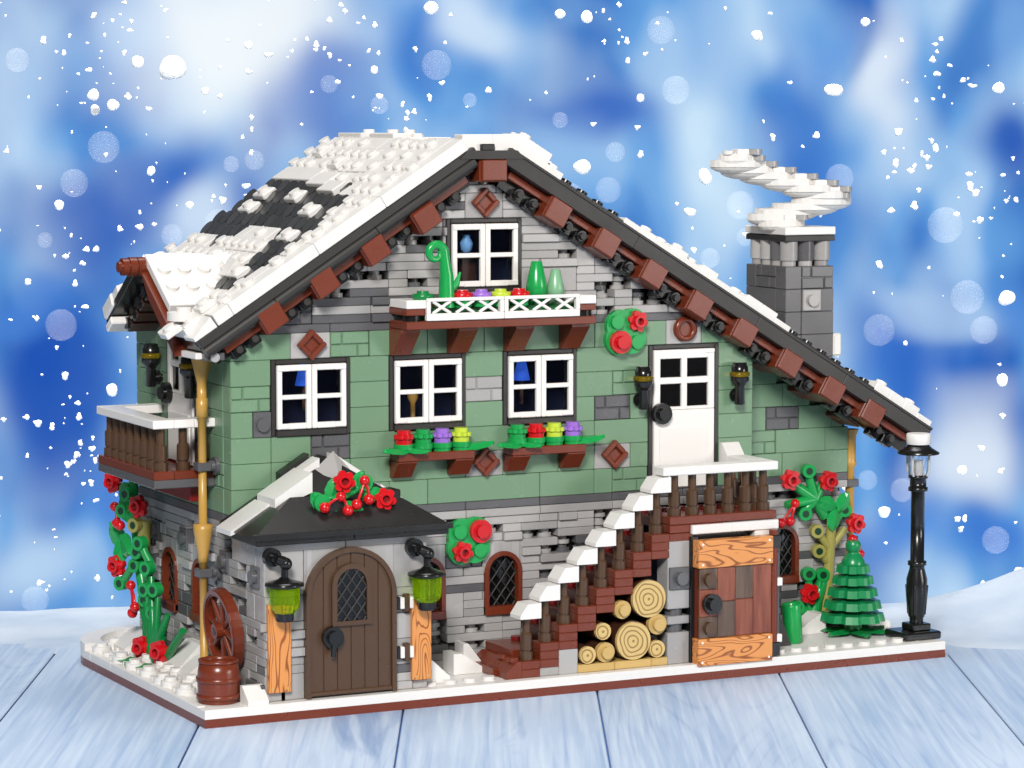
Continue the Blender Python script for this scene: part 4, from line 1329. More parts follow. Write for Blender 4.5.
def log(x, z, r, rings, label):
    b = MB()
    y0, y1 = -4.05, -1.6
    if rings:
        b.cyl((x, y0 + .18, z), (x, y1, z), r, 'bark_shade', n=28); b.cyl((x, y0 - .02, z), (x, y0 + .2, z), r * .97, 'log_end', n=28)
    else:
        b.cyl((x, y0 + .3, z), (x, y1, z), r * .98, 'bark_shade', n=22); b.cyl((x, y0 + .02, z), (x, y0 + .3, z), r, 'tan', n=22); b.cyl((x, y0 - .22, z), (x, y0 + .05, z), r * .62, 'tan', n=18)  # dark bark colour also paints the shade that hides the log sides
    tag(b.build('firewood_log', loc=(x, -2.8, z)), label, 'log', 'firewood logs under the stair')
log(17.84, 4.12, .93, 1, 'large ringed log at the top of the firewood pile under the stairs')
log(17.0, 2.14, .95, 1, 'large ringed log resting low in the middle of the firewood pile')
log(16.42, 3.68, .44, 0, 'small plain tan log with a round boss, touching the brown steps above')
log(15.35, 2.72, .42, 1, 'small ringed log above the plain log, between steps and big log')
log(18.33, 2.84, .5, 0, 'small plain tan log with a boss beside the grey pillar')
log(18.3, 1.64, .43, 1, 'small ringed log on the shelf beside the grey pillar')
log(15.5, 1.69, .48, 0, 'small plain tan log with a boss standing on the tan shelf')
log(14.52, 1.64, .43, 1, 'small ringed log on the shelf next to the white corner tile')

# =========================================================== PLANTERS AND BLOOMS
def rose(mb, p, d, r=.42, m='red'):
    p = Vector(p); d = Vector(d).normalized(); a = d.orthogonal().normalized(); b = d.cross(a)
    mb.cyl(p, p + d * .2, r * .84, m, n=16)
    for i in range(6):
        t = 2 * math.pi * i / 6; w = (a * math.cos(t) + b * math.sin(t)) * r * .7
        mb.cyl(p + w, p + w + d * .26, r * .36, m, n=10)
    for i in range(14):
        t = 2 * math.pi * i / 14; t2 = 2 * math.pi * (i + 1) / 14
        w1 = a * math.cos(t) + b * math.sin(t); w2 = a * math.cos(t2) + b * math.sin(t2)
        ro, ri = r * .6, r * .36
        q0, q1 = p + d * .2, p + d * .46
        mb.add([q0 + w1 * ro, q0 + w2 * ro, q1 + w2 * ro, q1 + w1 * ro, q1 + w2 * ri, q1 + w1 * ri, q0 + w2 * ri, q0 + w1 * ri], [[0, 1, 2, 3], [3, 2, 4, 5], [5, 4, 6, 7]], m)
    mb.cyl(p + d * .15, p + d * .24, r * .4, 'dark_red', n=12)  # darker red disc paints the shade in the centre hole
def leaf(mb, c, d, L, w, m='leaf_green', nrm=(0, -1, 0)):
    c = Vector(c); d = Vector(d).normalized(); n = Vector(nrm).normalized(); s = d.cross(n).normalized(); n = s.cross(d)
    prof = [(-.5, .12), (-.32, .7), (-.05, 1), (.25, .8), (.42, .4), (.5, .05)]
    up, lo_ = [], []
    vs = []
    for t, k in prof:
        cc = c + d * (t * L)
        vs += [cc + s * (k * w / 2), cc + n * (.12), cc - s * (k * w / 2), cc - n * .1]
    fs = []
    for i in range(len(prof) - 1):
        for k in range(4): fs.append([i * 4 + k, i * 4 + (k + 1) % 4, i * 4 + 4 + (k + 1) % 4, i * 4 + 4 + k])
    fs += [[0, 1, 2, 3], [(len(prof) - 1) * 4 + k for k in (3, 2, 1, 0)]]
    mb.add(vs, fs, m)
def ring_stem(mb, p0, p1, m, d=(-.2, -1, 0)):
    """a stem that ends in an open stud holder"""
    p0 = Vector(p0); p1 = Vector(p1); d = Vector(d).normalized()
    mb.tube([p0, (p0 + p1) / 2 + d * .05, p1], [.24, .2, .22], m, 8)
    mb.cyl(p1 - d * .15, p1 + d * .28, .36, m, n=14); mb.cyl(p1 + d * .27, p1 + d * .29, .19, 'green_hole_shade', n=12)  # darker green disc paints the shade inside the holder's hole
def cherries(mb, a, b, top, r=.26):
    for q in (a, b):
        mb.sph(q, r, 'red', 12, 8); mb.tube([top, (Vector(top) + Vector(q)) / 2 + Vector((0, -.12, .1)), q], .07, 'red', 6)
    mb.sph(top, r * .95, 'red', 12, 8)

def round_flower(mb, x, y, z, m, base='leaf_green'):
    mb.cyl((x, y, z), (x, y, z + .16), .42, base, n=16); mb.cyl((x, y, z + .16), (x, y, z + .4), .48, base, n=16)
    mb.cyl((x, y, z + .4), (x, y, z + .62), .4, m, n=14); mb.cyl((x, y, z + .6), (x, y, z + .68), .3, m, n=14)
    for k in range(8): mb.cyl((x + .34 * math.cos(k * .785), y + .34 * math.sin(k * .785), z + .66), (x + .34 * math.cos(k * .785), y + .34 * math.sin(k * .785), z + .84), .17, m, n=8)
    mb.cyl((x, y, z + .64), (x, y, z + .85), .36, m, n=14); mb.cyl((x, y, z + .84), (x, y, z + 1.05), .34, m, n=14)

def flower_box(x0, cols, label, group='flower boxes under the windows'):
    t = thing('flower_box', label, 'flower box', (x0 + 2, -.5, 10.3), group)
    b = MB(); b.box(x0, x0 + 4, -1.05, 0, 11.02, 11.42, 'red_brown', .03); b.build('shelf', t)
    for a in (x0, x0 + 3):
        b = MB(); b.prism([(0, 10.2), (-.35, 10.2), (-1.0, 10.95), (-1.0, 11.0), (0, 11.0)], a + .01, a + .99, 'red_brown', 'x'); b.build('bracket', t)
    b = MB()
    leaf(b, (x0 - .1, -1.0, 11.55), (-.9, -.25, .05), 1.6, .8, 'leaf_green', (0, -.4, 1)); leaf(b, (x0 + .9, -1.15, 11.52), (.6, -.6, -.05), 1.1, .7, 'leaf_green', (0, -.4, 1))
    leaf(b, (x0 + 4.2, -.8, 11.6), (1, -.1, .12), 1.8, .8, 'leaf_green', (0, -.4, 1))
    b.build('leaf', t)
    for i, c in enumerate(cols):
        b = MB(); round_flower(b, x0 + .5 + i, -.55, 11.42, c); b.build('flower', t)
flower_box(6, ('red', 'leaf_green', 'lavender', 'lime'), 'brown flower box whose row of blooms starts with red, under the middle window')
flower_box(12, ('leaf_green', 'red', 'lime', 'lavender'), 'brown flower box whose row of blooms ends in lavender, nearest the white door')

def planter():
    t = thing('gable_planter', 'long brown planter with white lattice front below the gable window', 'planter', (11, -1, 16.2))
    b = MB(); b.box(6, 16, -2.02, 0, 17.32, 17.7, 'red_brown', .03)
    b.box(6, 7, -2.0, 0, 17.98, 18.28, 'red_brown', .03); b.box(15.1, 16, -2.0, 0, 17.98, 18.28, 'red_brown', .03)
    for x in (6.5, 15.55):
        for y in (-1.5, -.5): b.cyl((x, y, 17.7), (x, y, 17.98), .42, 'black', n=14)
    b.box(7, 15.1, -.35, -.02, 17.7, 18.6, 'dark_brown'); b.box(7, 15.1, -1.4, -.36, 17.7, 18.3, 'green', .03)
    b.build('shelf', t)
    b = MB(); b.box(6, 7, -2.05, -.0, 18.3, 18.7, 'white'); b.build('end_cap', t); b = MB(); b.box(15.1, 16, -2.05, -.0, 18.3, 18.7, 'white'); b.build('end_cap', t)
    for a in (6, 9, 12, 15):
        b = MB(); b.prism([(0, 16.02), (-.3, 16.02), (-1.4, 17.15), (-1.4, 17.3), (0, 17.3)], a + .01, a + .99, 'red_brown', 'x'); b.build('bracket', t)
    for x0 in (7.0, 11.05):
        f = MB(); x1 = x0 + 4.02; y0, y1 = -2.14, -1.86; z0, z1 = 17.72, 18.78
        f.box(x0, x1, y0, y1, z0, z0 + .34, 'white', .03); f.box(x0, x1, y0, y1, z1 - .16, z1, 'white', .03)
        f.box(x0, x0 + .2, y0, y1, z0 + .34, z1 - .16, 'white', .02); f.box(x1 - .2, x1, y0, y1, z0 + .34, z1 - .16, 'white', .02)
        n = 4; w = (x1 - x0 - .4) / 3
        za, zb = z0 + .34, z1 - .16
        for i in range(3):
            a = x0 + .2 + i * w
            for p, q in (((a + w * .12, za), (a + w * .88, zb)), ((a + w * .12, zb), (a + w * .88, za))):
                f.cyl((p[0], -2.02, p[1]), (q[0], -2.02, q[1]), .08, 'white', n=8)
        f.build('lattice', t)
    for x, c in ((7.05, 'green'), (9.1, 'red'), (10.1, 'lavender'), (11.1, 'lime'), (12.1, 'red')):
        b = MB(); b.cyl((x, -1.55, 18.3), (x, -1.55, 18.75), .44, 'leaf_green'); b.lathe((x, -1.55, 18.7), [(.46, 0), (.5, .12), (.5, .26), (.3, .28), (.28, .4)], c, 18); b.build('flower', t)
planter()
def curl():
    t = MB(); y = -1.55
    pts = [(8.25, y, 18.3), (8.28, y, 19.0), (8.28, y, 19.8), (8.2, y, 20.4)]
    for a in range(20, 420, 25):
        r = .46 - .26 * (a / 420)
        pts.append((7.72 + r * math.cos(math.radians(a)), y, 20.85 + r * math.sin(math.radians(a))))
    n = len(pts); t.tube(pts, [.42, .38, .33, .27] + [.24 - .009 * i for i in range(n - 4)], 'leaf_green', 12)
    t.tube([(8.35, y, 19.1), (8.75, y - .1, 19.4), (8.95, y - .1, 19.95)], [.26, .18, .05], 'leaf_green', 8)
    tag(t.build('curled_plant', loc=(8.25, y, 18.3)), 'bright green curled fern shoot standing in the lattice planter', 'plant')
curl()
def cone_bush(x, z0, h, r, m, label):
    b = MB(); b.lathe((x, -1.2, z0), [(r * .7, 0), (r * .72, .3), (r, .32), (r * .96, h * .45), (r * .52, h * .97), (r * .42, h)], m, 16)
    tag(b.build('cone_bush', loc=(x, -1.2, z0)), label, 'plant')
cone_bush(13.2, 18.3, 2.05, .52, 'leaf_green', 'taller bright green cone bush in the lattice planter')
cone_bush(14.22, 18.3, 1.65, .44, 'pale_green', 'shorter pale green cone bush at the end of the lattice planter')

def wreath(cx, cz, label, fl, gr):
    t = thing('wreath', label, 'wreath', (cx, -.3, cz), 'round wreaths on the front wall')
    b = MB()
    for i, (dx, dz) in enumerate(((.35, .35), (-.35, -.35), (-.3, .3), (.3, -.3), (0, 0))): b.cyl((cx + dx, -.02, cz + dz), (cx + dx, -.3 - .012 * i, cz + dz), .8, 'leaf_green', n=22)
    for x, z in gr: b.cyl((x, -.3, z), (x, -.52, z), .34, 'leaf_green', n=16)
    b.build('leaf', t)
    for i, (x, z) in enumerate(fl):
        b = MB()
        if i == 0: rose(b, (x, -.34, z), (0, -1, 0), .5)
        else: b.cyl((x, -.34, z), (x, -.6, z), .56, 'red', n=22); b.cyl((x, -.58, z), (x, -.82, z), .32, 'red', n=16)
        b.build('flower', t)
wreath(18.6, 16.73, 'green wreath with two red flowers, high on the green wall beside the planter', [(19.13, 17.25), (18.18, 16.25)], [(18.02, 17.23), (19.13, 16.22)])
wreath(10.05, 6.95, 'green wreath with two red flowers on the stone wall above the arched windows', [(9.61, 6.45), (10.57, 7.41)], [(9.5, 7.42), (10.56, 6.48)])

def holly():
    t = thing('holly_spray', 'holly spray with red roses and berries on the dark porch roof', 'plant', (2.3, -3.2, 9.0))
    b = MB()
    for p, d, L in (((1.2, -3.6, 9.0), (-.3, -.3, -.9), 1.3), ((1.95, -3.7, 8.85), (.5, -.2, -.8), 1.4), ((.9, -3.5, 9.75), (-.5, 0, .6), 1.1), ((1.65, -3.3, 10.2), (.3, .1, 1), 1.3), ((2.95, -3.3, 10.5), (.5, .2, .8), 1.2), ((2.5, -3.6, 9.3), (.8, -.2, -.4), 1.5), ((3.6, -3.4, 9.9), (.9, 0, .2), 1.2)):
        leaf(b, p, d, L, .75)
    b.tube([(1.0, -3.4, 9.6), (2.2, -3.3, 9.9), (3.2, -3.3, 10.4)], .22, 'leaf_green', 8); b.cyl((1.0, -3.4, 9.7), (1.0, -3.75, 9.7), .4, 'leaf_green'); b.cyl((3.2, -3.3, 10.5), (3.2, -3.6, 10.5), .38, 'leaf_green')
    b.build('leaf', t)
    for x, z in ((2.15, 10.6), (4.2, 9.68), (3.18, 8.65)): b = MB(); rose(b, (x, -3.45, z), (-.2, -1, .1), .5); b.build('rose', t)
    b = MB(); cherries(b, (1.05, -3.85, 9.5), (2.2, -3.85, 9.3), (1.9, -3.75, 9.95)); b.build('berry', t); b = MB(); cherries(b, (2.66, -3.8, 9.55), (3.27, -3.8, 9.75), (3.1, -3.7, 10.62)); b.build('berry', t)
holly()

def vine_right():
    t = thing('climbing_rose', 'climbing rose with olive stem at the far corner behind the fir', 'plant', (31, 1.7, .8))
    b = MB(); y = 1.62; d = (0, -1, 0)
    hub = (30.75, y, 7.55)
    for p in ((28.98, y, 8.7), (30.3, y, 9.05), (31.28, y, 8.5), (29.0, y, 7.35), (30.08, y, 6.93)): b.tube([hub, p], [.34, .2], 'leaf_green', 8)
    for p in ((30.3, y, 9.05), (30.1, y, 6.85)): ring_stem(b, hub, p, 'leaf_green')
    b.tube([hub, (31.4, y, 6.6)], .3, 'leaf_green', 8)
    for p, q, m in (((31.6, y, 5.0), (30.85, y, 5.9), 'olive'), ((31.6, y, 4.2), (30.95, y, 4.85), 'olive'), ((30.6, y, 2.0), (30.35, y, 3.7), 'leaf_green'), ((30.6, y, 1.2), (30.0, y, 1.5), 'leaf_green'), ((30.9, y, 2.4), (31.2, y, 3.6), 'leaf_green'), ((30.4, y, 1.8), (29.7, y, 2.0), 'leaf_green'), ((31.7, y, 6.0), (32.5, y, 6.9), 'leaf_green')): ring_stem(b, p, q, m)
    b.tube([(31.3, y, 1.0), (31.6, y, 3.2), (31.7, y, 5.0), (31.8, y, 6.6)], [.3, .3, .28, .26], 'olive', 8); b.tube([(31.7, y, 4.9), (32.6, y, 5.9)], .2, 'olive', 8)
    b.tube([(30.6, y, .9), (30.9, y, 2.4), (31.6, y, 3.6)], [.4, .36, .2], 'leaf_green', 8); b.tube([(30.6, y, 1.4), (30.2, y, 2.7)], .26, 'leaf_green', 8)
    b.build('stem', t)
    b = MB()
    for p, dd in (((31.3, 1.3, 7.32), (-.8, 0, .25)), ((32.25, 1.3, 7.35), (.5, 0, .8)), ((31.7, 1.3, 6.45), (-.2, 0, -1))): leaf(b, p, dd, 1.15, .85)
    b.build('leaf', t)
    for p in ((28.98, 1.3, 8.7), (31.28, 1.3, 8.52), (32.98, 1.3, 6.2), (30.2, 1.3, 2.72)): b = MB(); rose(b, p, d, .52); b.build('rose', t)
    b = MB(); cherries(b, (28.45, 1.2, 6.5), (29.0, 1.2, 6.55), (29.3, 1.2, 7.45)); b.build('berry', t); b = MB(); cherries(b, (33.2, 1.1, 4.6), (33.0, 1.1, 4.9), (32.75, 1.1, 5.4)); b.build('berry', t)
vine_right()
def vine_left():
    t = thing('climbing_rose', 'climbing rose with tall shoots on the side wall under the balcony', 'plant', (-3, 9, .8))
    b = MB(); x = -2.7; d = (-1, -.5, 0)
    b.tube([(x, 8.6, .9), (x, 9.6, 2.6), (x, 10.6, 4.6), (x, 11.2, 6.2), (x, 11.6, 8.2), (x, 11.7, 9.6)], [.3, .3, .3, .26, .26, .24], 'leaf_green', 8)
    b.tube([(x + .1, 10.5, 5.6), (x + .1, 10.4, 7.4)], .34, 'olive', 8)
    for p, q, m in (((x, 10.8, 4.8), (x - .3, 10.4, 5.2), 'leaf_green'), ((x, 11, 5.4), (x - .3, 12.6, 4.0), 'leaf_green'), ((x, 9.7, 2.8), (x - .3, 9.0, 3.7), 'leaf_green'), ((x, 9.2, 2.0), (x - .3, 7.9, 3.2), 'leaf_green'), ((x, 11.4, 7.4), (x - .3, 12.2, 7.7), 'leaf_green'), ((x, 11.4, 7), (x - .3, 10.4, 7.2), 'olive'), ((x, 11.6, 8.2), (x - .3, 11.6, 8.6), 'leaf_green'), ((x, 11, 5.9), (x - .3, 10.1, 5.9), 'leaf_green')): ring_stem(b, p, q, m, d)
    X = -3.3
    for q in ((8.2, 3.0), (6.4, 2.3), (3.6, 3.0), (9.0, 2.5), (5.4, 1.6)): b.tube([(X, 6.6, .9), (X, (6.6 + q[0]) / 2 + .2, 1.5), (X + .2, q[0], q[1])], [.26, .24, .18], 'green', 8)
    for q in ((9.4, 4.4), (8.3, 4.9), (7.4, 4.0), (9.9, 3.4), (6.0, 3.4)): b.tube([(X + .1, 7.2, 1.0), (X + .1, (7.2 + q[0]) / 2 - .2, 2.4), (X + .3, q[0], q[1])], [.24, .22, .16], 'green', 8)
    for q in ((8.6, 5.3), (7.5, 4.4), (9.6, 6.4), (8.9, 4.2)): ring_stem(b, (x, 9.2, q[1] - 1.0), (x - .35, q[0], q[1]), 'leaf_green', d)
    for q in ((X - .9, 8.0), (X - .9, 6.2), (X + .2, 5.2)): leaf(b, (q[0], q[1], .98), (-.4, .4, 0), 2.0, 1.0, 'green', (0, -.1, 1))
    b.build('stem', t)
    b = MB()
    for p, dd in (((-3.0, 13.3, 6.3), (-.3, .5, .8)), ((-3.0, 12.6, 5.7), (-.3, .2, -.8)), ((-3.0, 12.0, 6.0), (0, .7, .4)), ((-3, 12.0, 7.9), (0, .4, .8)), ((-2.9, 12.3, 8.5), (0, .5, -.6))): leaf(b, p, dd, 1.6, 1.1, 'leaf_green', (-1, -.5, 0))
    b.build('leaf', t)
    for p in ((-3.0, 9.8, 8.2), (-3.1, 12.9, 4.85), (-3.0, 13.6, 9.0), (-3.5, 8.2, 1.5), (-3.5, 5.6, 1.7)): b = MB(); rose(b, p, d, .55); b.build('rose', t)
    b = MB(); cherries(b, (-3.2, 12.8, 7.0), (-3.2, 12.3, 6.95), (-3.2, 13.1, 7.8)); b.build('berry', t); b = MB(); cherries(b, (-3.3, 9.9, 3.2), (-3.3, 10.3, 2.85), (-3.3, 10.5, 4.2)); b.build('berry', t)
vine_left()

# =========================================================== LAMPS
def green_lantern(cx, label, zt=7.45):
    t = thing('wall_lantern', label, 'lantern', (cx, -4.8, 4.6), 'lime glass wall lanterns')
    a = MB(); ax = cx - .35
    a.cyl((ax, -4.0, zt), (ax, -4.35, zt), .42, 'black', n=18); a.cyl((ax, -4.3, zt), (ax + .05, -4.75, zt), .22, 'black'); a.tube([(ax - .05, -4.8, zt), (ax + .35, -4.82, zt - .15)], .24, 'black')
    a.sph((ax + .42, -4.8, zt - .25), .3, 'black', 14, 10); a.cyl((ax + .38, -4.8, zt - .3), (cx, -4.8, 6.45), .17, 'black'); a.build('arm', t)
    a = MB(); a.lathe((cx, -4.8, 0), [(.18, 6.62), (.3, 6.52), (.62, 6.42), (.88, 6.34), (.9, 6.22), (.7, 6.15)][::-1], 'black', 22); a.build('cap', t)
    a = MB(); a.lathe((cx, -4.8, 0), [(.46, 4.98), (.66, 5.2), (.7, 5.5), (.7, 6.14)], 'lime_glass', 10)
    a.sm = [False] * len(a.sm); a.build('glass', t)
    a = MB(); a.lathe((cx, -4.8, 0), [(.36, 4.6), (.42, 4.66), (.42, 4.96)], 'black', 16); a.build('foot', t)
green_lantern(-1.33, 'lime glass lantern above the wooden board between wagon wheel and arched door')
green_lantern(5.72, 'lime glass lantern above the wooden board on the hinge side of the arched door')

def torch(M, label):
    t = thing('torch_sconce', label, 'lamp', tuple((M @ Vector((0, 0, -1)))), 'black torch sconces beside the doors')
    a = MB(M); a.lathe((0, -.55, 0), [(.2, -1.0), (.26, -.95), (.24, -.1), (.3, 0), (.46, .2), (.46, .4)], 'black', 14); a.cyl((0, 0, -.55), (0, -.5, -.55), .2, 'black'); a.cyl((0, -.15, -.55), (0, -.25, -.55), .36, 'black', n=18); a.build('holder', t)
    a = MB(M); a.lathe((0, -.55, 0), [(.42, .4), (.5, .45), (.5, .62), (.42, .66)], 'amber_glass', 14); a.build('glass', t)
    a = MB(M); a.lathe((0, -.55, 0), [(.42, .66), (.42, .9), (.36, .95), (.36, 1.1), (.3, 1.12)], 'black', 14); a.build('cap', t)
torch(T(19.42, 0, 13.9), 'black torch sconce on the knob side of the white upper door')
torch(T(24.9, 0, 13.9), 'black torch sconce between white upper door and sloping eave')
torch(frame((-2, 9.3, 15.1), (0, -1, 0), (1, 0, 0), (0, 0, 1)), 'black torch sconce at the far side of the balcony door')
torch(frame((-2, 3.9, 15.0), (0, -1, 0), (1, 0, 0), (0, 0, 1)), 'black torch sconce by the gold drainpipe above the balcony')

def lamp_post():
    cx, cy = 34.05, -2.9
    t = thing('lamp_post', 'tall black street lamp with snow cap on the base corner', 'street lamp', (cx, cy, .8))
    a = MB(); a.box(32.75, 34.95, cy - .98, cy + 1.0, .8, 1.2, 'black', .08); a.box(cx - .55, cx + .55, cy - .55, cy + .55, 1.2, 1.55, 'black', .06); a.build('foot', t)
    a = MB(); a.lathe((cx, cy, 0), [(.36, 1.5), (.36, 1.8), (.42, 1.9), (.55, 3.0), (.54, 3.8), (.4, 4.3), (.38, 4.5), (.48, 4.52), (.48, 4.72), (.36, 4.74), (.35, 8.3), (.5, 8.32), (.5, 8.5), (.42, 8.52), (.42, 8.95), (.5, 8.97), (.5, 9.12), (.4, 9.14)], 'black', 16)
    for i in range(4):
        an = math.pi / 4 + i * math.pi / 2; dx, dy = math.cos(an), math.sin(an)
        a.cyl((cx + dx * .38, cy + dy * .38, 2.0), (cx + dx * .5, cy + dy * .5, 3.5), .1, 'black', n=8)
    a.build('post', t)
    a = MB(); a.lathe((cx, cy, 0), [(.42, 9.1), (.5, 9.2), (.5, 10.2)], 'clear_glass', 14); a.build('glass', t)
    a = MB()
    for i in range(4):
        an = i * math.pi / 2 + .5; a.tube([(cx + .5 * math.cos(an), cy + .5 * math.sin(an), 9.1), (cx + .62 * math.cos(an), cy + .62 * math.sin(an), 9.4), (cx + .62 * math.cos(an), cy + .62 * math.sin(an), 10.25)], .06, 'silver', 6)
    a.cyl((cx, cy, 9.1), (cx, cy, 9.9), .2, 'white'); a.build('bracket', t)
    a = MB(); a.lathe((cx, cy, 0), [(1.05, 10.2), (1.08, 10.27), (.7, 10.5), (.5, 10.7)], 'black', 24); a.build('hood', t)
    a = MB(); a.lathe((cx, cy, 0), [(.6, 10.7), (.62, 10.75), (.62, 11.2), (.58, 11.24)], 'snow_white', 20); a.build('snow_cap', t)
lamp_post()

# =========================================================== GARDEN THINGS
def fir():
    cx, cy = 31.75, -.5
    t = thing('fir_tree', 'small green toy fir tree standing in snow at the chalet corner', 'tree', (cx, cy, .8))
    a = MB(); a.cyl((cx, cy, .8), (cx, cy, 1.4), .5, 'green', n=14)
    a.cyl((cx, cy, 1.2), (cx, cy, 4.5), .3, 'bark_shade', n=12); a.build('trunk', t)
    tiers = [(1.5, 1.68), (2.15, 1.5), (2.78, 1.3), (3.4, 1.08), (3.98, .88)]
    a = MB()
    for z, r in tiers:
        vs = []
        n = 32
        for zz, k in ((z, 1.0), (z + .38, .94), (z + .52, .3)):
            for i in range(n):
                th = 2 * math.pi * i / n; f = 1 if (i % 4 in (0, 1, 2)) else .86
                vs.append((cx + r * k * f * math.cos(th), cy + r * k * f * math.sin(th), zz))
        for i in range(n):
            th = 2 * math.pi * i / n; vs.append((cx + .3 * math.cos(th), cy + .3 * math.sin(th), z + .05))
        fs = [[k * n + i, k * n + (i + 1) % n, (k + 1) * n + (i + 1) % n, (k + 1) * n + i] for k in range(2) for i in range(n)]
        fs += [[3 * n + i, 3 * n + (i + 1) % n, (i + 1) % n, i] for i in range(n)]
        a.add(vs, fs, 'fir_green')
    a.lathe((cx, cy, 0), [(.62, 4.4), (.6, 4.55), (.42, 4.85), (.3, 4.95), (.28, 5.05), (.38, 5.1), (.4, 5.45), (.3, 5.6)], 'fir_green', 16)
    a.build('crown', t)
    a = MB()
    for d in (0, 72, 144, 200, 260, 310):
        th = math.radians(d); leaf(a, (cx + 1.1 * math.cos(th), cy + 1.1 * math.sin(th), .98), (math.cos(th), math.sin(th), -.03), 1.7, 1.0, 'green', (0, -.1, 1))
    a.build('leaf', t)
fir()
def barrel():
    cx, cy = -3.75, -2.75
    t = thing('barrel', 'reddish brown barrel standing at the front corner of the base', 'barrel', (cx, cy, .8))
    a = MB(); a.lathe((cx, cy, 0), [(.93, .8), (.96, 1.2), (.97, 1.7), (.95, 2.2), (.86, 2.7), (.8, 2.7), (.78, 2.5), (.01, 2.5)], 'red_brown', 28); a.build('body', t)
    for z, r in ((1.08, .97), (1.85, .97)):
        a = MB(); a.lathe((cx, cy, 0), [(r - .02, z - .12), (r + .05, z - .1), (r + .05, z + .1), (r - .02, z + .12)], 'red_brown', 28, False); a.build('hoop', t)
    a = MB(); a.lathe((cx, cy, 0), [(.84, 2.6), (.92, 2.62), (.92, 2.74), (.78, 2.74), (.76, 2.6)], 'red_brown', 28, False); a.build('rim', t)
barrel()
def wheel():
    cx, cy, cz = -2.55, -.35, 3.62
    M = T(cx, cy, cz) @ Matrix.Rotation(math.radians(-6), 4, 'Y')
    t = thing('wagon_wheel', 'brown spoked wagon wheel leaning on the grey side wall', 'wheel', (cx, cy, 1.9))
    a = MB(M); n = 32
    def ring(ro, ri, x0, x1):
        for i in range(n):
            p, q = 2 * math.pi * i / n, 2 * math.pi * (i + 1) / n
            a.prism([(ro * math.cos(p), ro * math.sin(p)), (ro * math.cos(q), ro * math.sin(q)), (ri * math.cos(q), ri * math.sin(q)), (ri * math.cos(p), ri * math.sin(p))], x0, x1, 'red_brown', 'x')
    ring(1.95, 1.62, -.25, .22); ring(1.88, 1.7, -.31, -.25); a.build('rim', t)
    for i in range(8):
        p = 2 * math.pi * i / 8 + .2; a = MB(M); a.cyl((-.05, .3 * math.cos(p), .3 * math.sin(p)), (-.05, 1.64 * math.cos(p), 1.64 * math.sin(p)), .13, 'red_brown', .11, 10); a.build('spoke', t)
    a = MB(M); a.cyl((-.5, 0, 0), (.3, 0, 0), .36, 'red_brown', n=18); a.cyl((-.52, 0, 0), (-.49, 0, 0), .18, 'bark_shade', n=14); a.build('hub', t)
wheel()
def vase():
    M = T(27.6, -1.5, .82) @ Matrix.Rotation(math.radians(-5), 4, 'Y')
    a = MB(M); a.lathe((0, 0, 0), [(.38, 0), (.46, .1), (.5, 1.9), (.46, 2.0), (.38, 1.9), (.36, 1.6), (.01, 1.6)], 'leaf_green', 20)
    tag(a.build('green_tub', loc=(27.6, -1.5, .8)), 'plain green tub tilted in the snow next to the cellar door', 'tub')
    a = MB(); a.prism([(25.9, .8), (27.1, .8), (26.8, 1.5), (26.35, 2.6), (25.9, 3.2)], -2.1, -1.0, 'fascia_grey')
    tag(a.build('dark_boulder', loc=(26.4, -1.5, .8)), 'dark grey sloped rock between cellar door and green tub', 'rock')
vase()

def room_things():
    a = MB(); a.lathe((10.35, .62, 20.75), [(.16, 0), (.28, .15), (.32, .45), (.18, .72), (.2, .85)], 'light_blue', 16); a.box(9.9, 10.8, .25, 1.2, 20.55, 20.73, 'dark_brown'); a.box(10.0, 10.75, .4, 1.2, 18.85, 20.53, 'bark_shade')
    tag(a.build('blue_vase', loc=(9.9, 1.6, 18.85)), 'pale blue vase on a brown cabinet behind the gable window', 'vase')
    for x, zz, lb in ((2.0, 15.1, 'blue lampshade behind the window nearest the drainpipe'), (13.45, 14.9, 'blue lampshade behind the window beside the wreath')):
        a = MB(); a.lathe((x + .1, 1.1, zz - .45), [(.06, -.02), (.42, 0), (.2, 1.0), (.02, 1.02)], 'glowing_blue', 16); a.cyl((x + .1, 1.1, zz - 1.6), (x + .1, 1.1, zz - .45), .09, 'dark_brown'); a.cyl((x - .25, 1.8, zz - 5.98), (x - .25, 1.8, zz - 3.4), .5, 'dark_brown')
        tag(a.build('table_lamp', loc=(x, 1.8, zz)), lb, 'lamp', 'blue lamps inside the chalet')
    a = MB(); a.cyl((8.0, 1.7, 8.85), (8.0, 1.7, 12.6), .5, 'dark_brown'); a.lathe((8.0, 1.7, 12.6), [(.3, 0), (.12, .2), (.12, .9), (.28, 1.2), (.2, 1.5)], 'gold', 14)
    tag(a.build('candlestick', loc=(8.0, 1.7, 8.85)), 'golden candlestick standing behind the middle window of the green wall', 'candlestick')
room_things()

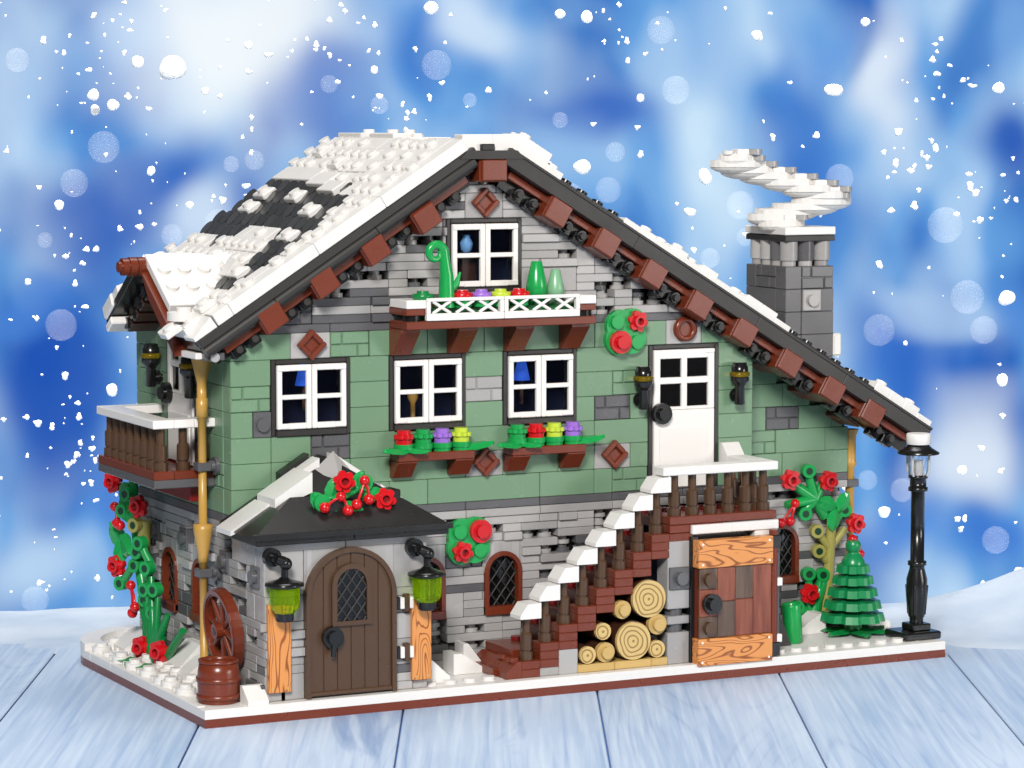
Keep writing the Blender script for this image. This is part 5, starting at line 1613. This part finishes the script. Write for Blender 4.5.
def smoke():
    t = thing('smoke_plume', 'curling plume of white plates rising from the chimney top', 'smoke', (32, 7, 21.45))
    pts = [(31.6, 21.46, 1.3, .4), (31.4, 21.78, 1.5, .3), (32.2, 22.05, 1.8, .35), (33.2, 22.32, 1.9, .4), (33.9, 22.6, 1.7, .4), (33.9, 22.94, 1.5, .5), (33.1, 23.28, 1.6, .4), (32.1, 23.62, 1.6, .4), (31.0, 23.96, 1.6, .4), (29.9, 24.28, 1.6, .4), (29.0, 24.6, 1.5, .4), (28.7, 24.92, 1.0, .4)]
    R = random.Random(2)
    for i, (x, z, r, h) in enumerate(pts):
        a = MB(); y = 6.6 + .5 * math.sin(i * .9)
        # half-round plate with one straight side
        P = [(x + r * math.cos(math.radians(q)) * 1.05, y + r * .8 * math.sin(math.radians(q))) for q in range(180, 361, 15)]
        P += [(x + r, y + .7), (x - r * .55, y + .7)]
        a.prism(P, z, z + .36, 'snow_white', 'z')
        a.sph((x, y - .05, z + .04), (r * 1.02, r * .72, .42), 'snow_white', 20, 10)
        a.box(x - .3, x + .9, y - r * .72, y - .1, z + .34, z + .62, 'snow_white', .03)
        a.cyl((x + .75, y - r * .62, z + .34), (x + .75, y - r * .62, z + .62), .4, 'light_grey', n=14); a.stud(x - .7, y - .4, z + .36, 'snow_white')
        a.build('puff', t)
smoke()

# =========================================================== CAMERA AND LIGHT
cam = bpy.data.cameras.new('camera'); co = bpy.data.objects.new('camera', cam); COL.objects.link(co)
cam.sensor_width = 36; cam.lens = F_PX * 36 / 1024; cam.clip_start = .02; cam.clip_end = 60
fwd = Vector((math.sin(YAW) * math.cos(PITCH), math.cos(YAW) * math.cos(PITCH), -math.sin(PITCH)))
co.location = CAM * S; co.rotation_euler = fwd.to_track_quat('-Z', 'Y').to_euler()
sc.camera = co

def area(name, pos, target, size, power, col=(1, 1, 1)):
    l = bpy.data.lights.new(name, 'AREA'); l.shape = 'SQUARE'; l.size = size * S; l.energy = power; l.color = col
    o = bpy.data.objects.new(name, l); COL.objects.link(o)
    o.location = Vector(pos) * S
    o.rotation_euler = (Vector(target) - Vector(pos)).to_track_quat('-Z', 'Y').to_euler()
TG = Vector((14, 2, 9))
area('key_light', TG + Vector((-95, -155, 105)), TG, 42, 32, (1, .985, .96))
area('fill_light', TG + Vector((105, -145, 30)), TG, 45, 6.5, (1, .98, .96))
area('top_light', TG + Vector((0, 30, 190)), TG, 90, 13)

air = CAM + FW * 166; air.z = 125  # added unseen lamp that brightens the falling flakes behind the house
tgt = CAM + FW * 196; tgt.z = 34
area('snowfall_light', air, tgt, 60, 3.2); la = bpy.data.lights['snowfall_light']; la.shape = 'RECTANGLE'; la.size = 150 * S; la.size_y = 12 * S; la.spread = math.radians(50)
w = bpy.data.worlds.new('World'); sc.world = w; w.use_nodes = True
bg = w.node_tree.nodes['Background']; bg.inputs[0].default_value = (1, .98, .96, 1); bg.inputs[1].default_value = .09
sc.view_settings.view_transform = 'Standard'; sc.view_settings.look = 'None'; sc.view_settings.exposure = 0; sc.view_settings.gamma = 1
sc.render.engine = 'CYCLES'
sc.cycles.max_bounces = 8; sc.cycles.transparent_max_bounces = 16
sc.cycles.use_denoising = True
